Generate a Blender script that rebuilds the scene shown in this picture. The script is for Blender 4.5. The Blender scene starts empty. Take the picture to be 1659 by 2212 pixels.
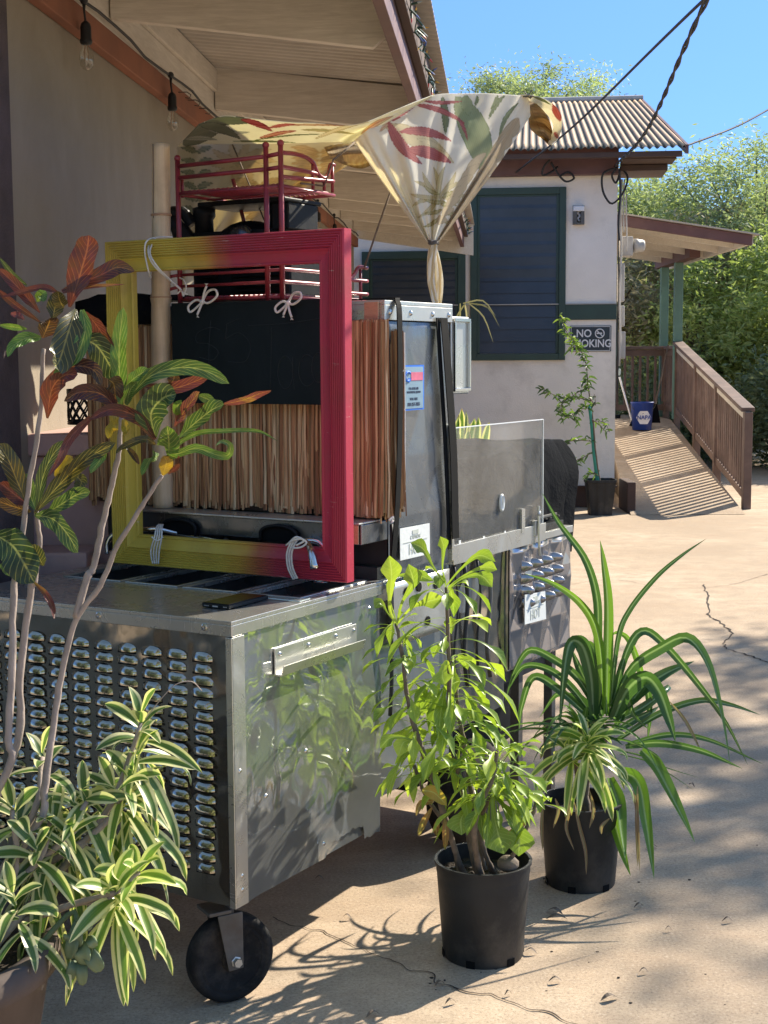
import bpy, math, random
import numpy as np
from mathutils import Vector, Matrix, noise
random.seed(7); rnd = random.random
V = Vector; R = math.radians; PI = math.pi
def ur(a, b): return a + (b - a) * rnd()

# ------------------------------------------------------------ camera, sky, sun
FPX, PITCH, ROLL, EYE = 3100.0, .107, .006, 1.6       # measured on the photograph at 1659 x 2212
F_ = V((0, math.cos(PITCH), -math.sin(PITCH)))
U0 = V((0, math.sin(PITCH), math.cos(PITCH)))
R_ = V((math.cos(ROLL), 0, 0)) - math.sin(ROLL) * U0
U_ = V((math.sin(ROLL), 0, 0)) + math.cos(ROLL) * U0
O_ = V((0, 0, EYE))
sc = bpy.context.scene
col = sc.collection
cd = bpy.data.cameras.new('camera'); cam = bpy.data.objects.new('camera', cd); col.objects.link(cam)
cam.matrix_world = Matrix(((R_.x, U_.x, -F_.x, 0), (R_.y, U_.y, -F_.y, 0), (R_.z, U_.z, -F_.z, EYE), (0, 0, 0, 1)))
cd.sensor_fit = 'VERTICAL'; cd.sensor_height = 36; cd.lens = 36 * FPX / 2212; cd.clip_end = 500; cd.clip_start = .05
sc.camera = cam
SUN_AZ, SUN_EL = R(49), R(35.5)
w = bpy.data.worlds.new('World'); sc.world = w; w.use_nodes = True
nt = w.node_tree; bg = nt.nodes['Background']
sky = nt.nodes.new('ShaderNodeTexSky'); sky.sky_type = 'NISHITA'; sky.sun_disc = False
sky.sun_elevation = SUN_EL; sky.sun_rotation = SUN_AZ; sky.air_density = 1.0; sky.dust_density = .0; sky.ozone_density = 3.0; sky.altitude = 0
hsv = nt.nodes.new('ShaderNodeHueSaturation'); hsv.inputs['Saturation'].default_value = 1.0; hsv.inputs['Value'].default_value = 1.0
nt.links.new(sky.outputs[0], hsv.inputs['Color']); bg.inputs[1].default_value = .15
tcw = nt.nodes.new('ShaderNodeTexCoord'); sxw = nt.nodes.new('ShaderNodeSeparateXYZ'); rw = nt.nodes.new('ShaderNodeValToRGB'); mw = nt.nodes.new('ShaderNodeMix'); mw.data_type = 'RGBA'; mw.blend_type = 'MULTIPLY'; mw.inputs[0].default_value = 1
nt.links.new(tcw.outputs['Generated'], sxw.inputs[0]); nt.links.new(sxw.outputs[2], rw.inputs[0]); e_ = rw.color_ramp.elements
e_[0].position = 0; e_[0].color = (.31, .40, .57, 1); e_[1].position = .5; e_[1].color = (1, .95, .84, 1); q_ = e_.new(.14); q_.color = (.25, .345, .56, 1); q_ = e_.new(.30); q_.color = (.36, .46, .70, 1)
nt.links.new(hsv.outputs[0], mw.inputs[6]); nt.links.new(rw.outputs[0], mw.inputs[7]); nt.links.new(mw.outputs[2], bg.inputs[0])
sl = bpy.data.lights.new('sun', 'SUN'); sl.energy = 5.0; sl.angle = R(.5); sl.color = (1, .91, .76)
so = bpy.data.objects.new('sun', sl); col.objects.link(so)
SDIR = V((math.sin(SUN_AZ) * math.cos(SUN_EL), math.cos(SUN_AZ) * math.cos(SUN_EL), math.sin(SUN_EL)))
so.rotation_euler = SDIR.to_track_quat('Z', 'Y').to_euler()
sc.view_settings.view_transform = 'Standard'; sc.view_settings.look = 'None'
sc.view_settings.exposure = 1.1; sc.view_settings.gamma = 1
sc.render.engine = 'CYCLES'

# ------------------------------------------------------------ measuring: pixel of the photo -> a point on a known plane
def ray(x, y): return F_ + R_ * ((x - 829.5) / FPX) - U_ * ((y - 1106) / FPX)
def onz(x, y, z=0.): d = ray(x, y); return O_ + d * ((z - EYE) / d.z)
def ony(x, y, Y): d = ray(x, y); return O_ + d * (Y / d.y)
def onp(x, y, P, n): d = ray(x, y); return O_ + d * ((P - O_).dot(n) / d.dot(n))
AZ = .53
CS = V((math.sin(AZ), math.cos(AZ), 0)); CL = V((-math.cos(AZ), math.sin(AZ), 0)); CO = V((-.365, 3.34, 0)); UP = V((0, 0, 1))
def K(t, l, z): return CO + CS * t + CL * l + UP * z                 # a point in the cart's own directions
def Kt(x, y, t): return onp(x, y, CO + CS * t, CS)
def Kl(x, y, l=0.): return onp(x, y, CO + CL * l, CL)
def Kz(x, y, z): return onz(x, y, z)
AH = .1
B0 = V((2.45, 15.2, 0)); BN = V((math.sin(AH), math.cos(AH), 0)); BL = V((-math.cos(AH), math.sin(AH), 0))
def Bp(d, l, z): return B0 + BN * d + BL * l + UP * z                # far building: d deeper, l to the left
TH = .081
def Wx(Y): return -1.47 + TH * Y
def Ex(Y): return -.40 + TH * Y
HD = V((math.sin(TH), math.cos(TH), 0)); HR = V((math.cos(TH), -math.sin(TH), 0))

# ------------------------------------------------------------ mesh builder
class MB:
    def __init__(s): s.v = []; s.f = []; s.uv = []; s.r = []; s.c = None
    def add(s, vs, fs, uv=None, r=0.):
        o = len(s.v); s.v += [tuple(a) for a in vs]; s.f += [tuple(i + o for i in f) for f in fs]
        s.uv += uv if uv else [(0, 0)] * len(vs); s.r += (r if isinstance(r, list) else [r] * len(vs)); return s
    def hexa(s, p, r=0.):            # 8 corners: bottom 0-3, top 4-7
        return s.add(p, [(3, 2, 1, 0), (4, 5, 6, 7), (0, 1, 5, 4), (1, 2, 6, 5), (2, 3, 7, 6), (3, 0, 4, 7)], r=r)
    def box(s, o, a, b, c, r=0.):    # corner o and three edge vectors
        o = V(o); return s.hexa([o, o + a, o + a + b, o + b, o + c, o + a + c, o + a + b + c, o + b + c], r)
    def kbox(s, t0, t1, l0, l1, z0, z1, r=0.): return s.box(K(t0, l0, z0), CS * (t1 - t0), CL * (l1 - l0), UP * (z1 - z0), r)
    def bbox(s, d0, d1, l0, l1, z0, z1, r=0.): return s.box(Bp(d0, l0, z0), BN * (d1 - d0), BL * (l1 - l0), UP * (z1 - z0), r)
    def abox(s, x0, x1, y0, y1, z0, z1, r=0.): return s.box((x0, y0, z0), V((x1 - x0, 0, 0)), V((0, y1 - y0, 0)), V((0, 0, z1 - z0)), r)
    def beam(s, a, b, wd, h, up=UP, r=0.):
        a = V(a); b = V(b); t = (b - a).normalized(); sd = t.cross(V(up)).normalized(); u = sd.cross(t).normalized()
        return s.box(a - sd * wd / 2 - u * h / 2, b - a, sd * wd, u * h, r)
    def tube(s, pts, rad, n=8, cap=True, r=0., star=0.):
        pts = [V(p) for p in pts]; m = len(pts)
        rad = rad if isinstance(rad, (list, tuple)) else [rad] * m
        t0 = (pts[1] - pts[0]).normalized(); nx = t0.orthogonal().normalized(); vs = []; uv = []
        for i, p in enumerate(pts):
            t = (pts[min(i + 1, m - 1)] - pts[max(i - 1, 0)]).normalized()
            nx = (nx - t * nx.dot(t)).normalized(); ny = t.cross(nx)
            for k in range(n):
                a = 2 * PI * k / n; q = rad[i] * (1 + (star if k % 2 else -star))
                vs.append(p + nx * math.cos(a) * q + ny * math.sin(a) * q); uv.append((k / n, i / (m - 1)))
        fs = [(i * n + k, i * n + (k + 1) % n, (i + 1) * n + (k + 1) % n, (i + 1) * n + k) for i in range(m - 1) for k in range(n)]
        if cap: fs += [tuple(range(n - 1, -1, -1)), tuple((m - 1) * n + k for k in range(n))]
        return s.add(vs, fs, uv, r)
    def lathe(s, c, prof, n=40, ax=UP, r=0., sq=1.):
        c = V(c); ax = V(ax).normalized(); a = ax.orthogonal().normalized(); b = ax.cross(a); vs = []; m = len(prof)
        for q, h in prof:
            for k in range(n):
                g = 2 * PI * k / n; vs.append(c + ax * h + (a * math.cos(g) + b * math.sin(g) * sq) * q)
        fs = [(i * n + k, i * n + (k + 1) % n, (i + 1) * n + (k + 1) % n, (i + 1) * n + k) for i in range(m - 1) for k in range(n)]
        fs += [tuple(range(n - 1, -1, -1)), tuple((m - 1) * n + k for k in range(n))]
        return s.add(vs, fs, r=r)
    def grid(s, rows, r=0.):         # rows of points
        m = len(rows); n = len(rows[0]); vs = [p for q in rows for p in q]
        uv = [(j / (n - 1), i / (m - 1)) for i in range(m) for j in range(n)]
        return s.add(vs, [(i * n + j, i * n + j + 1, (i + 1) * n + j + 1, (i + 1) * n + j) for i in range(m - 1) for j in range(n - 1)], uv, r)
    def sphere(s, c, rx, ry=None, rz=None, n=12, r=0.):
        ry = ry or rx; rz = rz or rx; c = V(c); m = n // 2; vs = []
        for i in range(m + 1):
            for j in range(n):
                a = PI * i / m; b = 2 * PI * j / n
                vs.append(c + V((rx * math.sin(a) * math.cos(b), ry * math.sin(a) * math.sin(b), rz * math.cos(a))))
        return s.add(vs, [(i * n + j, (i + 1) * n + j, (i + 1) * n + (j + 1) % n, i * n + (j + 1) % n) for i in range(m) for j in range(n)], r=r)
    def blade(s, pts, wd, hint=None, prof=None, fold=.12, n=10, r=0., wave=0., twist=0., cols=4):
        P = smooth(pts, n); vs = []; uv = []; hint = V(hint) if hint is not None else V((0, -1, .25)); prof = prof or lance; ph = rnd() * 6
        for i, p in enumerate(P):
            t = (P[min(i + 1, n)] - P[max(i - 1, 0)]).normalized(); v = i / n
            sd = t.cross(hint)
            if sd.length < 1e-3: sd = t.orthogonal()
            sd.normalize()
            if twist: sd = Matrix.Rotation(twist * v, 3, t) @ sd
            nn = sd.cross(t)
            ww = wd * .5 * prof(v)
            for j in range(cols + 1):
                u = -1 + 2 * j / cols
                vs.append(p + sd * (u * ww) + nn * (fold * abs(u) * ww * 2 + wave * ww * u * math.sin(v * 14 + ph + (2 if u > 0 else 0)))); uv.append(((u + 1) / 2, v))
        c = cols + 1
        return s.add(vs, [(i * c + j, i * c + j + 1, (i + 1) * c + j + 1, (i + 1) * c + j) for i in range(n) for j in range(cols)], uv, r)
    def build(s, name, m, parent=None, smooth_=False, bevel=0., solid=0., base=None, sub=0):
        off = ORG[parent.name] if parent is not None else (V(base) if base is not None else V((0, 0, 0)))
        vs = np.array(s.v, dtype=float) - np.array(off)
        me = bpy.data.meshes.new(name); me.from_pydata(vs.tolist(), [], s.f)
        me.materials.append(m)
        li = np.zeros(len(me.loops), dtype=np.int32); me.loops.foreach_get('vertex_index', li)
        if any(u != (0, 0) for u in s.uv[:50]):
            uvl = me.uv_layers.new(name='UVMap'); uvl.data.foreach_set('uv', np.array(s.uv, dtype=np.float32)[li].ravel())
        at = me.attributes.new('rnd', 'FLOAT', 'POINT'); at.data.foreach_set('value', np.array(s.r, dtype=np.float32))
        if s.c is not None:
            ca = me.color_attributes.new('print', 'FLOAT_COLOR', 'POINT')
            ca.data.foreach_set('color', np.array([(c[0], c[1], c[2], 1) for c in s.c], dtype=np.float32).ravel())
        if smooth_: me.polygons.foreach_set('use_smooth', [True] * len(me.polygons))
        me.update()
        o = bpy.data.objects.new(name, me); col.objects.link(o)
        if parent is not None: o.parent = parent
        else: o.location = off
        ORG[o.name] = V(off)
        if bevel:
            b = o.modifiers.new('bevel', 'BEVEL'); b.width = bevel; b.segments = 2; b.limit_method = 'ANGLE'
        if solid:
            b = o.modifiers.new('solid', 'SOLIDIFY'); b.thickness = solid; b.offset = 0
        if sub:
            b = o.modifiers.new('sub', 'SUBSURF'); b.levels = sub; b.render_levels = sub
        return o
ORG = {}
def smooth(pts, n):
    p = [V(q) for q in pts]
    if len(p) == 2: return [p[0].lerp(p[1], i / n) for i in range(n + 1)]
    p = [p[0] * 2 - p[1]] + p + [p[-1] * 2 - p[-2]]; k = len(p) - 3; out = []
    for i in range(n + 1):
        x = i / n * k; j = min(int(x), k - 1); t = x - j; a, b, c, d = p[j:j + 4]
        out.append(.5 * ((2 * b) + (c - a) * t + (2 * a - 5 * b + 4 * c - d) * t * t + (3 * b - a - 3 * c + d) * t ** 3))
    return out
def lance(v): return max(.0, (math.sin(PI * min(1, v * .93 + .05)) ** .75)) * (1 if v < .97 else .25)
def strap(v): return (.55 + .45 * min(1, v * 4)) * (1 - v ** 3.2) + .015
def oblong(v): return min(1, .12 + v * 3.2) * (1 - v ** 7) ** .5 * (.82 + .18 * math.sin(v * 3)) + .01
def fiddle(v):
    if v < .36: return .10 + .14 * v
    if v < .64: return .15 + .20 * (1 - math.cos((v - .36) / .28 * PI)) / 2
    if v < .82: return .35 + .65 * math.sin((v - .64) / .18 * PI / 2)
    return max(.02, 1 - ((v - .82) / .18) ** 1.15)
def many(name, mbs, m, parent, **k): return [q.build(name, m, parent, **k) for q in mbs]
def tag(o, label=None, cat=None, group=None, kind=None):
    if label: o['label'] = label
    if cat: o['category'] = cat
    if group: o['group'] = group
    if kind: o['kind'] = kind
    return o
def thing(name, loc, label, cat, group=None):
    o = bpy.data.objects.new(name, None); col.objects.link(o); o.location = loc; o.empty_display_size = .1
    ORG[o.name] = V(loc); return tag(o, label, cat, group)
def copy_tree(o, parent=None):
    c = o.copy(); col.objects.link(c); c.parent = parent
    ORG[c.name] = ORG[o.name]
    for ch in [x for x in bpy.data.objects if x.parent == o]: copy_tree(ch, c)
    return c
def text(name, body, size, o, xd, yd, m, parent, ext=.0008, align='CENTER', sx=1.):
    cu = bpy.data.curves.new(name, 'FONT'); cu.body = body; cu.size = size; cu.extrude = ext; cu.align_x = align; cu.align_y = 'CENTER'; cu.resolution_u = 3
    cu.offset = size * .018
    t = bpy.data.objects.new(name, cu); col.objects.link(t); bpy.context.view_layer.update()
    me = bpy.data.meshes.new_from_object(t.evaluated_get(bpy.context.evaluated_depsgraph_get())); bpy.data.objects.remove(t)
    xd = V(xd).normalized(); yd = V(yd).normalized(); zd = xd.cross(yd)
    off = ORG[parent.name]
    for v in me.vertices: v.co = V(o) - off + xd * v.co.x * sx + yd * v.co.y + zd * v.co.z
    me.materials.clear(); me.materials.append(m); ob = bpy.data.objects.new(name, me); col.objects.link(ob); ob.parent = parent; ORG[ob.name] = off
    return ob

# ------------------------------------------------------------ materials
MATS = {}
class NT:
    def __init__(s, name):
        s.m = bpy.data.materials.new(name); s.m.use_nodes = True; s.t = s.m.node_tree; s.t.nodes.clear()
        s.out = s.n('ShaderNodeOutputMaterial'); s.p = s.n('ShaderNodeBsdfPrincipled'); s.l(s.p.outputs[0], s.out.inputs[0]); MATS[name] = s.m
    def n(s, k, **a):
        x = s.t.nodes.new(k)
        for q, v in a.items(): setattr(x, q, v)
        return x
    def l(s, a, b): s.t.links.new(a, b)
    def val(s, sock, v):
        if hasattr(v, 'links') or isinstance(v, bpy.types.NodeSocket): s.l(v, sock)
        elif isinstance(v, (tuple, list)): sock.default_value = (*v, 1)[:4] if len(v) == 3 and sock.type == 'RGBA' else v
        else: sock.default_value = v
    def co(s, kind='Object', sc=(1, 1, 1), rot=(0, 0, 0)):
        t = s.n('ShaderNodeTexCoord'); mp = s.n('ShaderNodeMapping'); s.l(t.outputs[kind], mp.inputs[0])
        mp.inputs['Scale'].default_value = sc; mp.inputs['Rotation'].default_value = rot; return mp.outputs[0]
    def noise(s, co, scale, det=4, rough=.55, dist=0.):
        x = s.n('ShaderNodeTexNoise'); s.l(co, x.inputs['Vector']); x.inputs['Scale'].default_value = scale
        x.inputs['Detail'].default_value = det; x.inputs['Roughness'].default_value = rough; x.inputs['Distortion'].default_value = dist; return x.outputs[0]
    def ramp(s, fac, stops):
        x = s.n('ShaderNodeValToRGB'); s.l(fac, x.inputs[0]); e = x.color_ramp.elements
        while len(e) < len(stops): e.new(.5)
        for k, (p, c) in enumerate(stops):
            e[k].position = p; e[k].color = (*c, 1) if isinstance(c, tuple) else (c, c, c, 1)
        return x.outputs[0]
    def mix(s, fac, a, b, mode='MIX'):
        x = s.n('ShaderNodeMix', data_type='RGBA', blend_type=mode); s.val(x.inputs[0], fac); s.val(x.inputs[6], a); s.val(x.inputs[7], b); return x.outputs[2]
    def math(s, op, a, b=0., c=0.):
        x = s.n('ShaderNodeMath', operation=op); s.val(x.inputs[0], a); s.val(x.inputs[1], b); s.val(x.inputs[2], c); return x.outputs[0]
    def attr(s, nm):
        x = s.n('ShaderNodeAttribute'); x.attribute_name = nm; return x
    def bump(s, h, st=.3, d=.01, to=True):
        x = s.n('ShaderNodeBump'); s.l(h, x.inputs['Height']); x.inputs['Strength'].default_value = st; x.inputs['Distance'].default_value = d
        if to: s.l(x.outputs[0], s.p.inputs['Normal'])
        return x.outputs[0]
    def set(s, **a):
        for k, v in a.items(): s.val(s.p.inputs[{'c': 'Base Color', 'r': 'Roughness', 'm': 'Metallic', 'sp': 'Specular IOR Level'}[k]], v)
        return s
def pm(name, c, rough=.6, metal=0., var=.18, vs=6., bs=60., bst=.25, bd=.003, stretch=(1, 1, 1), dirt=None, sp=.5):
    t = NT(name); co = t.co(sc=stretch)
    n1 = t.noise(co, vs, 6); n2 = t.noise(co, bs, 3)
    lo = tuple(x * (1 - var) for x in c); hi = tuple(min(1, x * (1 + var)) for x in c)
    cc = t.ramp(n1, [(.3, lo), (.7, hi)])
    if dirt:
        n3 = t.noise(co, vs * .37, 8, .7); cc = t.mix(t.ramp(n3, [(.5, 0.), (.72, .75)]), cc, dirt)
    t.set(c=cc, r=t.math('MULTIPLY_ADD', n1, .25, rough - .12), m=metal, sp=sp); t.bump(n2, bst, bd); return t.m

concrete = NT('concrete')
def _c():
    t = concrete; co = t.co()
    a = t.noise(co, .55, 8, .62, .4); b = t.noise(co, 7, 8, .7); c = t.noise(co, 110, 5, .85); d = t.noise(t.co(sc=(1, 2.6, 1), rot=(0, 0, .5)), 1.7, 8, .7, .8)
    base = t.ramp(a, [(.30, (.36, .27, .185)), (.5, (.48, .37, .26)), (.68, (.58, .475, .355))])
    base = t.mix(t.ramp(d, [(.44, 0.), (.72, .7)]), base, (.36, .25, .165))
    base = t.mix(t.ramp(b, [(.38, .75), (.58, 0.)]), base, (.36, .275, .195))
    base = t.mix(t.ramp(c, [(.36, .9), (.48, 0.)]), base, (.19, .145, .11))
    base = t.mix(t.ramp(c, [(.56, 0.), (.68, .6)]), base, (.72, .63, .52))
    t.set(c=base, r=.85, sp=.25); t.bump(t.math('ADD', t.math('MULTIPLY', c, .35), b), .5, .006)
_c()
crackm = pm('crack', (.035, .022, .015), .95, var=.4, vs=30)
white_stucco = pm('white_stucco', (.86, .79, .71), .9, var=.08, vs=1.6, bs=90, bst=.6, bd=.006, dirt=(.40, .34, .29))
taupe = NT('taupe_plaster')
def _t():
    t = taupe; co = t.co(sc=(1, 1, .6)); a = t.noise(co, 2.2, 8, .65, .3); b = t.noise(t.co(), 60, 6, .8)
    t.set(c=t.ramp(a, [(.3, (.25, .21, .155)), (.7, (.33, .285, .22))]), r=.9, sp=.3); t.bump(t.math('ADD', t.math('MULTIPLY', b, .5), a), .55, .006)
_t()
def wood(name, c1, c2, sc_=(1, 1, 1), rough=.65, gs=14., rings=.5):
    t = NT(name); co = t.co(sc=sc_); a = t.noise(co, gs, 8, .65, 1.6); b = t.noise(t.co(), 2.5, 4)
    g2 = t.noise(co, gs * 3.1, 5, .7, .6); f = t.math('ADD', t.math('MULTIPLY', g2, rings), t.math('MULTIPLY', a, 1 - rings))
    cc = t.ramp(f, [(.36, c1), (.62, c2)]); cc = t.mix(t.ramp(b, [(.4, 0.), (.8, .35)]), cc, tuple(x * .7 for x in c1))
    t.set(c=cc, r=rough, sp=.3); t.bump(f, .45, .003); return t.m
white_wood = wood('painted_white_wood', (.60, .54, .45), (.80, .74, .64), (.25, 3, 3.2), gs=9)
white_board = wood('painted_ledger_wood', (.62, .56, .47), (.78, .72, .62), (3, .25, 3.2), gs=9)
brown_beam = pm('redwood_paint', (.28, .105, .055), .75, var=.25, vs=3, bs=30, dirt=(.14, .06, .04))
plum = pm('plum_trim_paint', (.125, .06, .058), .6, var=.2, vs=5, bs=40, dirt=(.20, .12, .10))
plum_post = pm('dark_plum_plaster', (.085, .062, .062), .95, var=.3, vs=9, bs=120, bst=.8, bd=.006)
pink = pm('pink_masonry', (.46, .29, .25), .9, var=.12, vs=4, bs=60, bst=.5, dirt=(.36, .23, .20))
green_trim = pm('green_trim_paint', (.030, .062, .050), .55, var=.15, vs=6, bs=50)
green_post = pm('green_post_paint', (.12, .22, .17), .6, var=.15, vs=4, bs=50)
brown_rail = pm('brown_rail_paint', (.15, .095, .075), .65, var=.25, vs=5, bs=50, dirt=(.30, .21, .17))
brown_skirt = pm('brown_skirt_paint', (.075, .045, .035), .8, var=.2)
blackp = pm('black_plastic', (.007, .008, .009), .5, var=.3, vs=14, bs=120, bst=.2, dirt=(.02, .02, .019), sp=.22)
pot_black = pm('nursery_pot_plastic', (.022, .023, .023), .5, var=.25, vs=9, bs=70, bst=.25, dirt=(.10, .09, .075), sp=.3)
strapm = pm('black_strap_webbing', (.005, .0055, .006), .85, var=.3, vs=40, bs=300, sp=.15)
rubber = pm('tyre_rubber', (.016, .0155, .015), .85, var=.4, vs=14, bs=90, bst=.5, dirt=(.11, .09, .07), sp=.2)
greyst = pm('caster_steel', (.13, .125, .115), .55, .5, var=.35, vs=12, bs=80, dirt=(.10, .07, .05))
cableb = pm('cable_black', (.015, .016, .018), .6, var=.2)
greym = pm('grey_utility_box', (.42, .40, .37), .6, var=.15, vs=5, dirt=(.25, .22, .19))
clothb = NT('black_cover_fabric')
def _cb():
    t = clothb; co = t.co(); a = t.noise(co, 5, 5, .6, .6); t.set(c=(.010, .011, .013), r=.95, sp=.04); t.bump(t.math('ADD', a, t.math('MULTIPLY', t.noise(co, 400, 2), .05)), .6, .03)
_cb()
soil = pm('potting_soil', (.045, .032, .022), .95, var=.5, vs=40, bs=90, bst=1, bd=.01)
planterm = pm('taupe_planter_clay', (.10, .078, .066), .85, var=.2, vs=5, bs=80, dirt=(.15, .12, .10), sp=.2)
bark = pm('pale_croton_bark', (.30, .24, .20), .8, var=.3, vs=30, bs=90, bst=.8, bd=.003, stretch=(1, 1, .5))
barkb = pm('brown_stem_bark', (.15, .115, .085), .85, var=.35, vs=40, bs=120, bst=.8, bd=.003)
treebark = pm('tree_bark', (.11, .085, .065), .9, var=.35, vs=10, bs=30, bst=1, bd=.02)
bamboo = NT('bamboo_culm')
def _b():
    t = bamboo; co = t.co(sc=(1, 1, .06)); a = t.noise(co, 40, 6, .7); b = t.noise(t.co(), 5, 5)
    c = t.ramp(a, [(.3, (.55, .39, .22)), (.7, (.76, .58, .36))]); c = t.mix(t.ramp(b, [(.5, 0.), (.75, .6)]), c, (.20, .13, .085)); t.set(c=c, r=.55); t.bump(a, .3, .002)
_b()
thatchm = NT('thatch_reed')
def _th():
    t = thatchm; a = t.attr('rnd'); b = t.noise(t.co(sc=(1, 1, .04)), 160, 4); 
    c = t.ramp(a.outputs['Fac'], [(0, (.17, .075, .035)), (.2, (.34, .165, .075)), (.5, (.48, .27, .125)), (.75, (.58, .37, .19)), (1, (.70, .53, .32))])
    c = t.mix(t.ramp(b, [(.35, .55), (.6, 0.)]), c, (.12, .06, .03)); t.set(c=c, r=.75, sp=.25); t.bump(b, .4, .002)
_th()
# steel: slightly wavy sheet with brushed scratches and smears
def steel(name, rough=.16, col_=(.62, .63, .62), wav=.35, wsc=3., scr=.2, quilt=0., smear=.25, wd=.02, lobe=.3):
    t = NT(name); co = t.co(); a = t.noise(co, wsc, 2, .4); s1 = t.noise(t.co(sc=(1, 1, .03), rot=(.5, .4, 0)), 260, 3, .7); s2 = t.noise(t.co(sc=(.04, .04, 1), rot=(.2, .6, .3)), 220, 3, .7); sm = t.noise(co, 6, 6, .7, .8)
    sc1 = t.ramp(s1, [(.66, 0.), (.74, 1.)]); sc2 = t.ramp(s2, [(.67, 0.), (.75, 1.)]); scm = t.math('MAXIMUM', sc1, sc2)
    rr = t.math('ADD', rough, t.math('ADD', t.math('MULTIPLY', scm, scr), t.math('MULTIPLY', t.ramp(sm, [(.42, 0.), (.75, 1.)]), smear)))
    c = t.mix(t.ramp(sm, [(.4, 0.), (.75, .5)]), col_, tuple(x * .72 for x in col_))
    t.set(c=c, r=rr, m=.96)
    p2_ = t.n('ShaderNodeBsdfPrincipled'); t.l(c, p2_.inputs['Base Color']); p2_.inputs['Roughness'].default_value = .5; p2_.inputs['Metallic'].default_value = .9; mxs = t.n('ShaderNodeMixShader'); mxs.inputs[0].default_value = lobe; t.l(t.p.outputs[0], mxs.inputs[1]); t.l(p2_.outputs[0], mxs.inputs[2]); t.l(mxs.outputs[0], t.out.inputs[0])
    h = a
    if quilt:
        uvw = t.n('ShaderNodeUVMap'); sp = t.n('ShaderNodeSeparateXYZ'); t.l(uvw.outputs[0], sp.inputs[0])
        u = t.math('MULTIPLY', sp.outputs[0], quilt); v = t.math('MULTIPLY', sp.outputs[1], quilt)
        pa = t.math('PINGPONG', t.math('ADD', u, v), .5); pb = t.math('PINGPONG', t.math('SUBTRACT', u, v), .5)
        h = t.math('ADD', t.math('MULTIPLY', a, .25), t.math('MULTIPLY', t.math('MINIMUM', pa, pb), 1.4))
    t.bump(t.math('ADD', h, t.math('MULTIPLY', scm, .004)), wav, wd); return t.m
st_mirror = steel('mirror_steel', .08, col_=(.42, .39, .33), wav=.55, wsc=5.5, scr=.10, smear=.08, lobe=.06, wd=.03)
st_drawer = steel('dull_dark_steel', .2, col_=(.22, .23, .24), wav=.1, lobe=.25)
st_side = steel('scratched_steel_sheet', .025, col_=(.58, .60, .58), wav=.05, wsc=3.0, scr=.12, smear=.05, lobe=.30)
st_top = steel('worn_steel_worktop', .20, col_=(.60, .60, .57), wav=.12, wsc=3, scr=.35, smear=.25)
st_brush = steel('brushed_steel_trim', .26, col_=(.62, .62, .58), wav=.1, scr=.3, smear=.3)
st_quilt = steel('quilted_steel', .2, col_=(.22, .24, .26), wav=.16, scr=.2, quilt=3., smear=.25, wd=.012, lobe=.35)
st_quilt2 = steel('bright_quilted_steel', .12, col_=(.40, .38, .38), wav=.45, scr=.15, quilt=5., smear=.12, wd=.016, lobe=.3)
chrome = pm('chrome', (.6, .6, .6), .2, 1., var=.03, bst=.05)
darkst = pm('dark_steel_well', (.10, .105, .105), .3, .8, var=.2)
woodblk = wood('raw_wood_block', (.38, .21, .12), (.56, .35, .21), (1, 1, 6), gs=20)
redwire = pm('red_wire_paint', (.23, .025, .035), .35, var=.3, vs=20, bs=100, bst=.1)
ropem = pm('white_cotton_rope', (.66, .62, .56), .9, var=.15, vs=60, bs=500, bst=.8, bd=.001)
board = NT('chalkboard')
def _cb2():
    t = board; a = t.noise(t.co(sc=(1, 1, .7)), 7, 8, .75, .6); t.set(c=t.ramp(a, [(.35, (.004, .008, .009)), (.75, (.011, .017, .018))]), r=.65, sp=.2)
_cb2()
chalk = pm('faint_chalk', (.014, .020, .022), .9, var=.35, vs=90)
frame_m = NT('yellow_to_red_paint')
def _fm():
    t = frame_m; a = t.attr('rnd').outputs['Fac']; co = t.co(); n = t.noise(co, 5, 6, .6); sc_ = t.noise(t.co(sc=(1, 1, 7), rot=(0, 0, -AZ)), 14, 8, .75)
    f = t.math('ADD', a, t.math('MULTIPLY', t.math('SUBTRACT', n, .5), .35))
    c = t.ramp(f, [(.10, (.50, .37, .055)), (.34, (.48, .28, .045)), (.50, (.36, .10, .045)), (.66, (.36, .040, .060)), (1, (.43, .030, .060))])
    c = t.mix(t.ramp(sc_, [(.63, 0.), (.69, .7)]), c, (.60, .47, .38)); c = t.mix(t.ramp(n, [(.30, .35), (.5, 0.)]), c, (.17, .06, .03))
    t.set(c=c, r=.5, sp=.35); t.bump(t.noise(co, 90, 4), .3, .002)
_fm()
def leafm(name, colfn, rough=.38, trans=.38, tcol=None, bumpf=None):
    t = NT(name); uv = t.n('ShaderNodeUVMap'); sp = t.n('ShaderNodeSeparateXYZ'); t.l(uv.outputs[0], sp.inputs[0])
    u, v = sp.outputs[0], sp.outputs[1]; a = t.attr('rnd').outputs['Fac']; c = colfn(t, u, v, a)
    t.set(c=c, r=rough, sp=.45); tr = t.n('ShaderNodeBsdfTranslucent')
    t.l(t.mix(1., c, tcol or (1.5, 1.6, .8), 'MULTIPLY'), tr.inputs[0]); mx = t.n('ShaderNodeMixShader'); mx.inputs[0].default_value = trans
    t.l(t.p.outputs[0], mx.inputs[1]); t.l(tr.outputs[0], mx.inputs[2]); t.l(mx.outputs[0], t.out.inputs[0])
    if bumpf: t.bump(bumpf(t, u, v), .5, .004)
    return t.m
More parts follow.
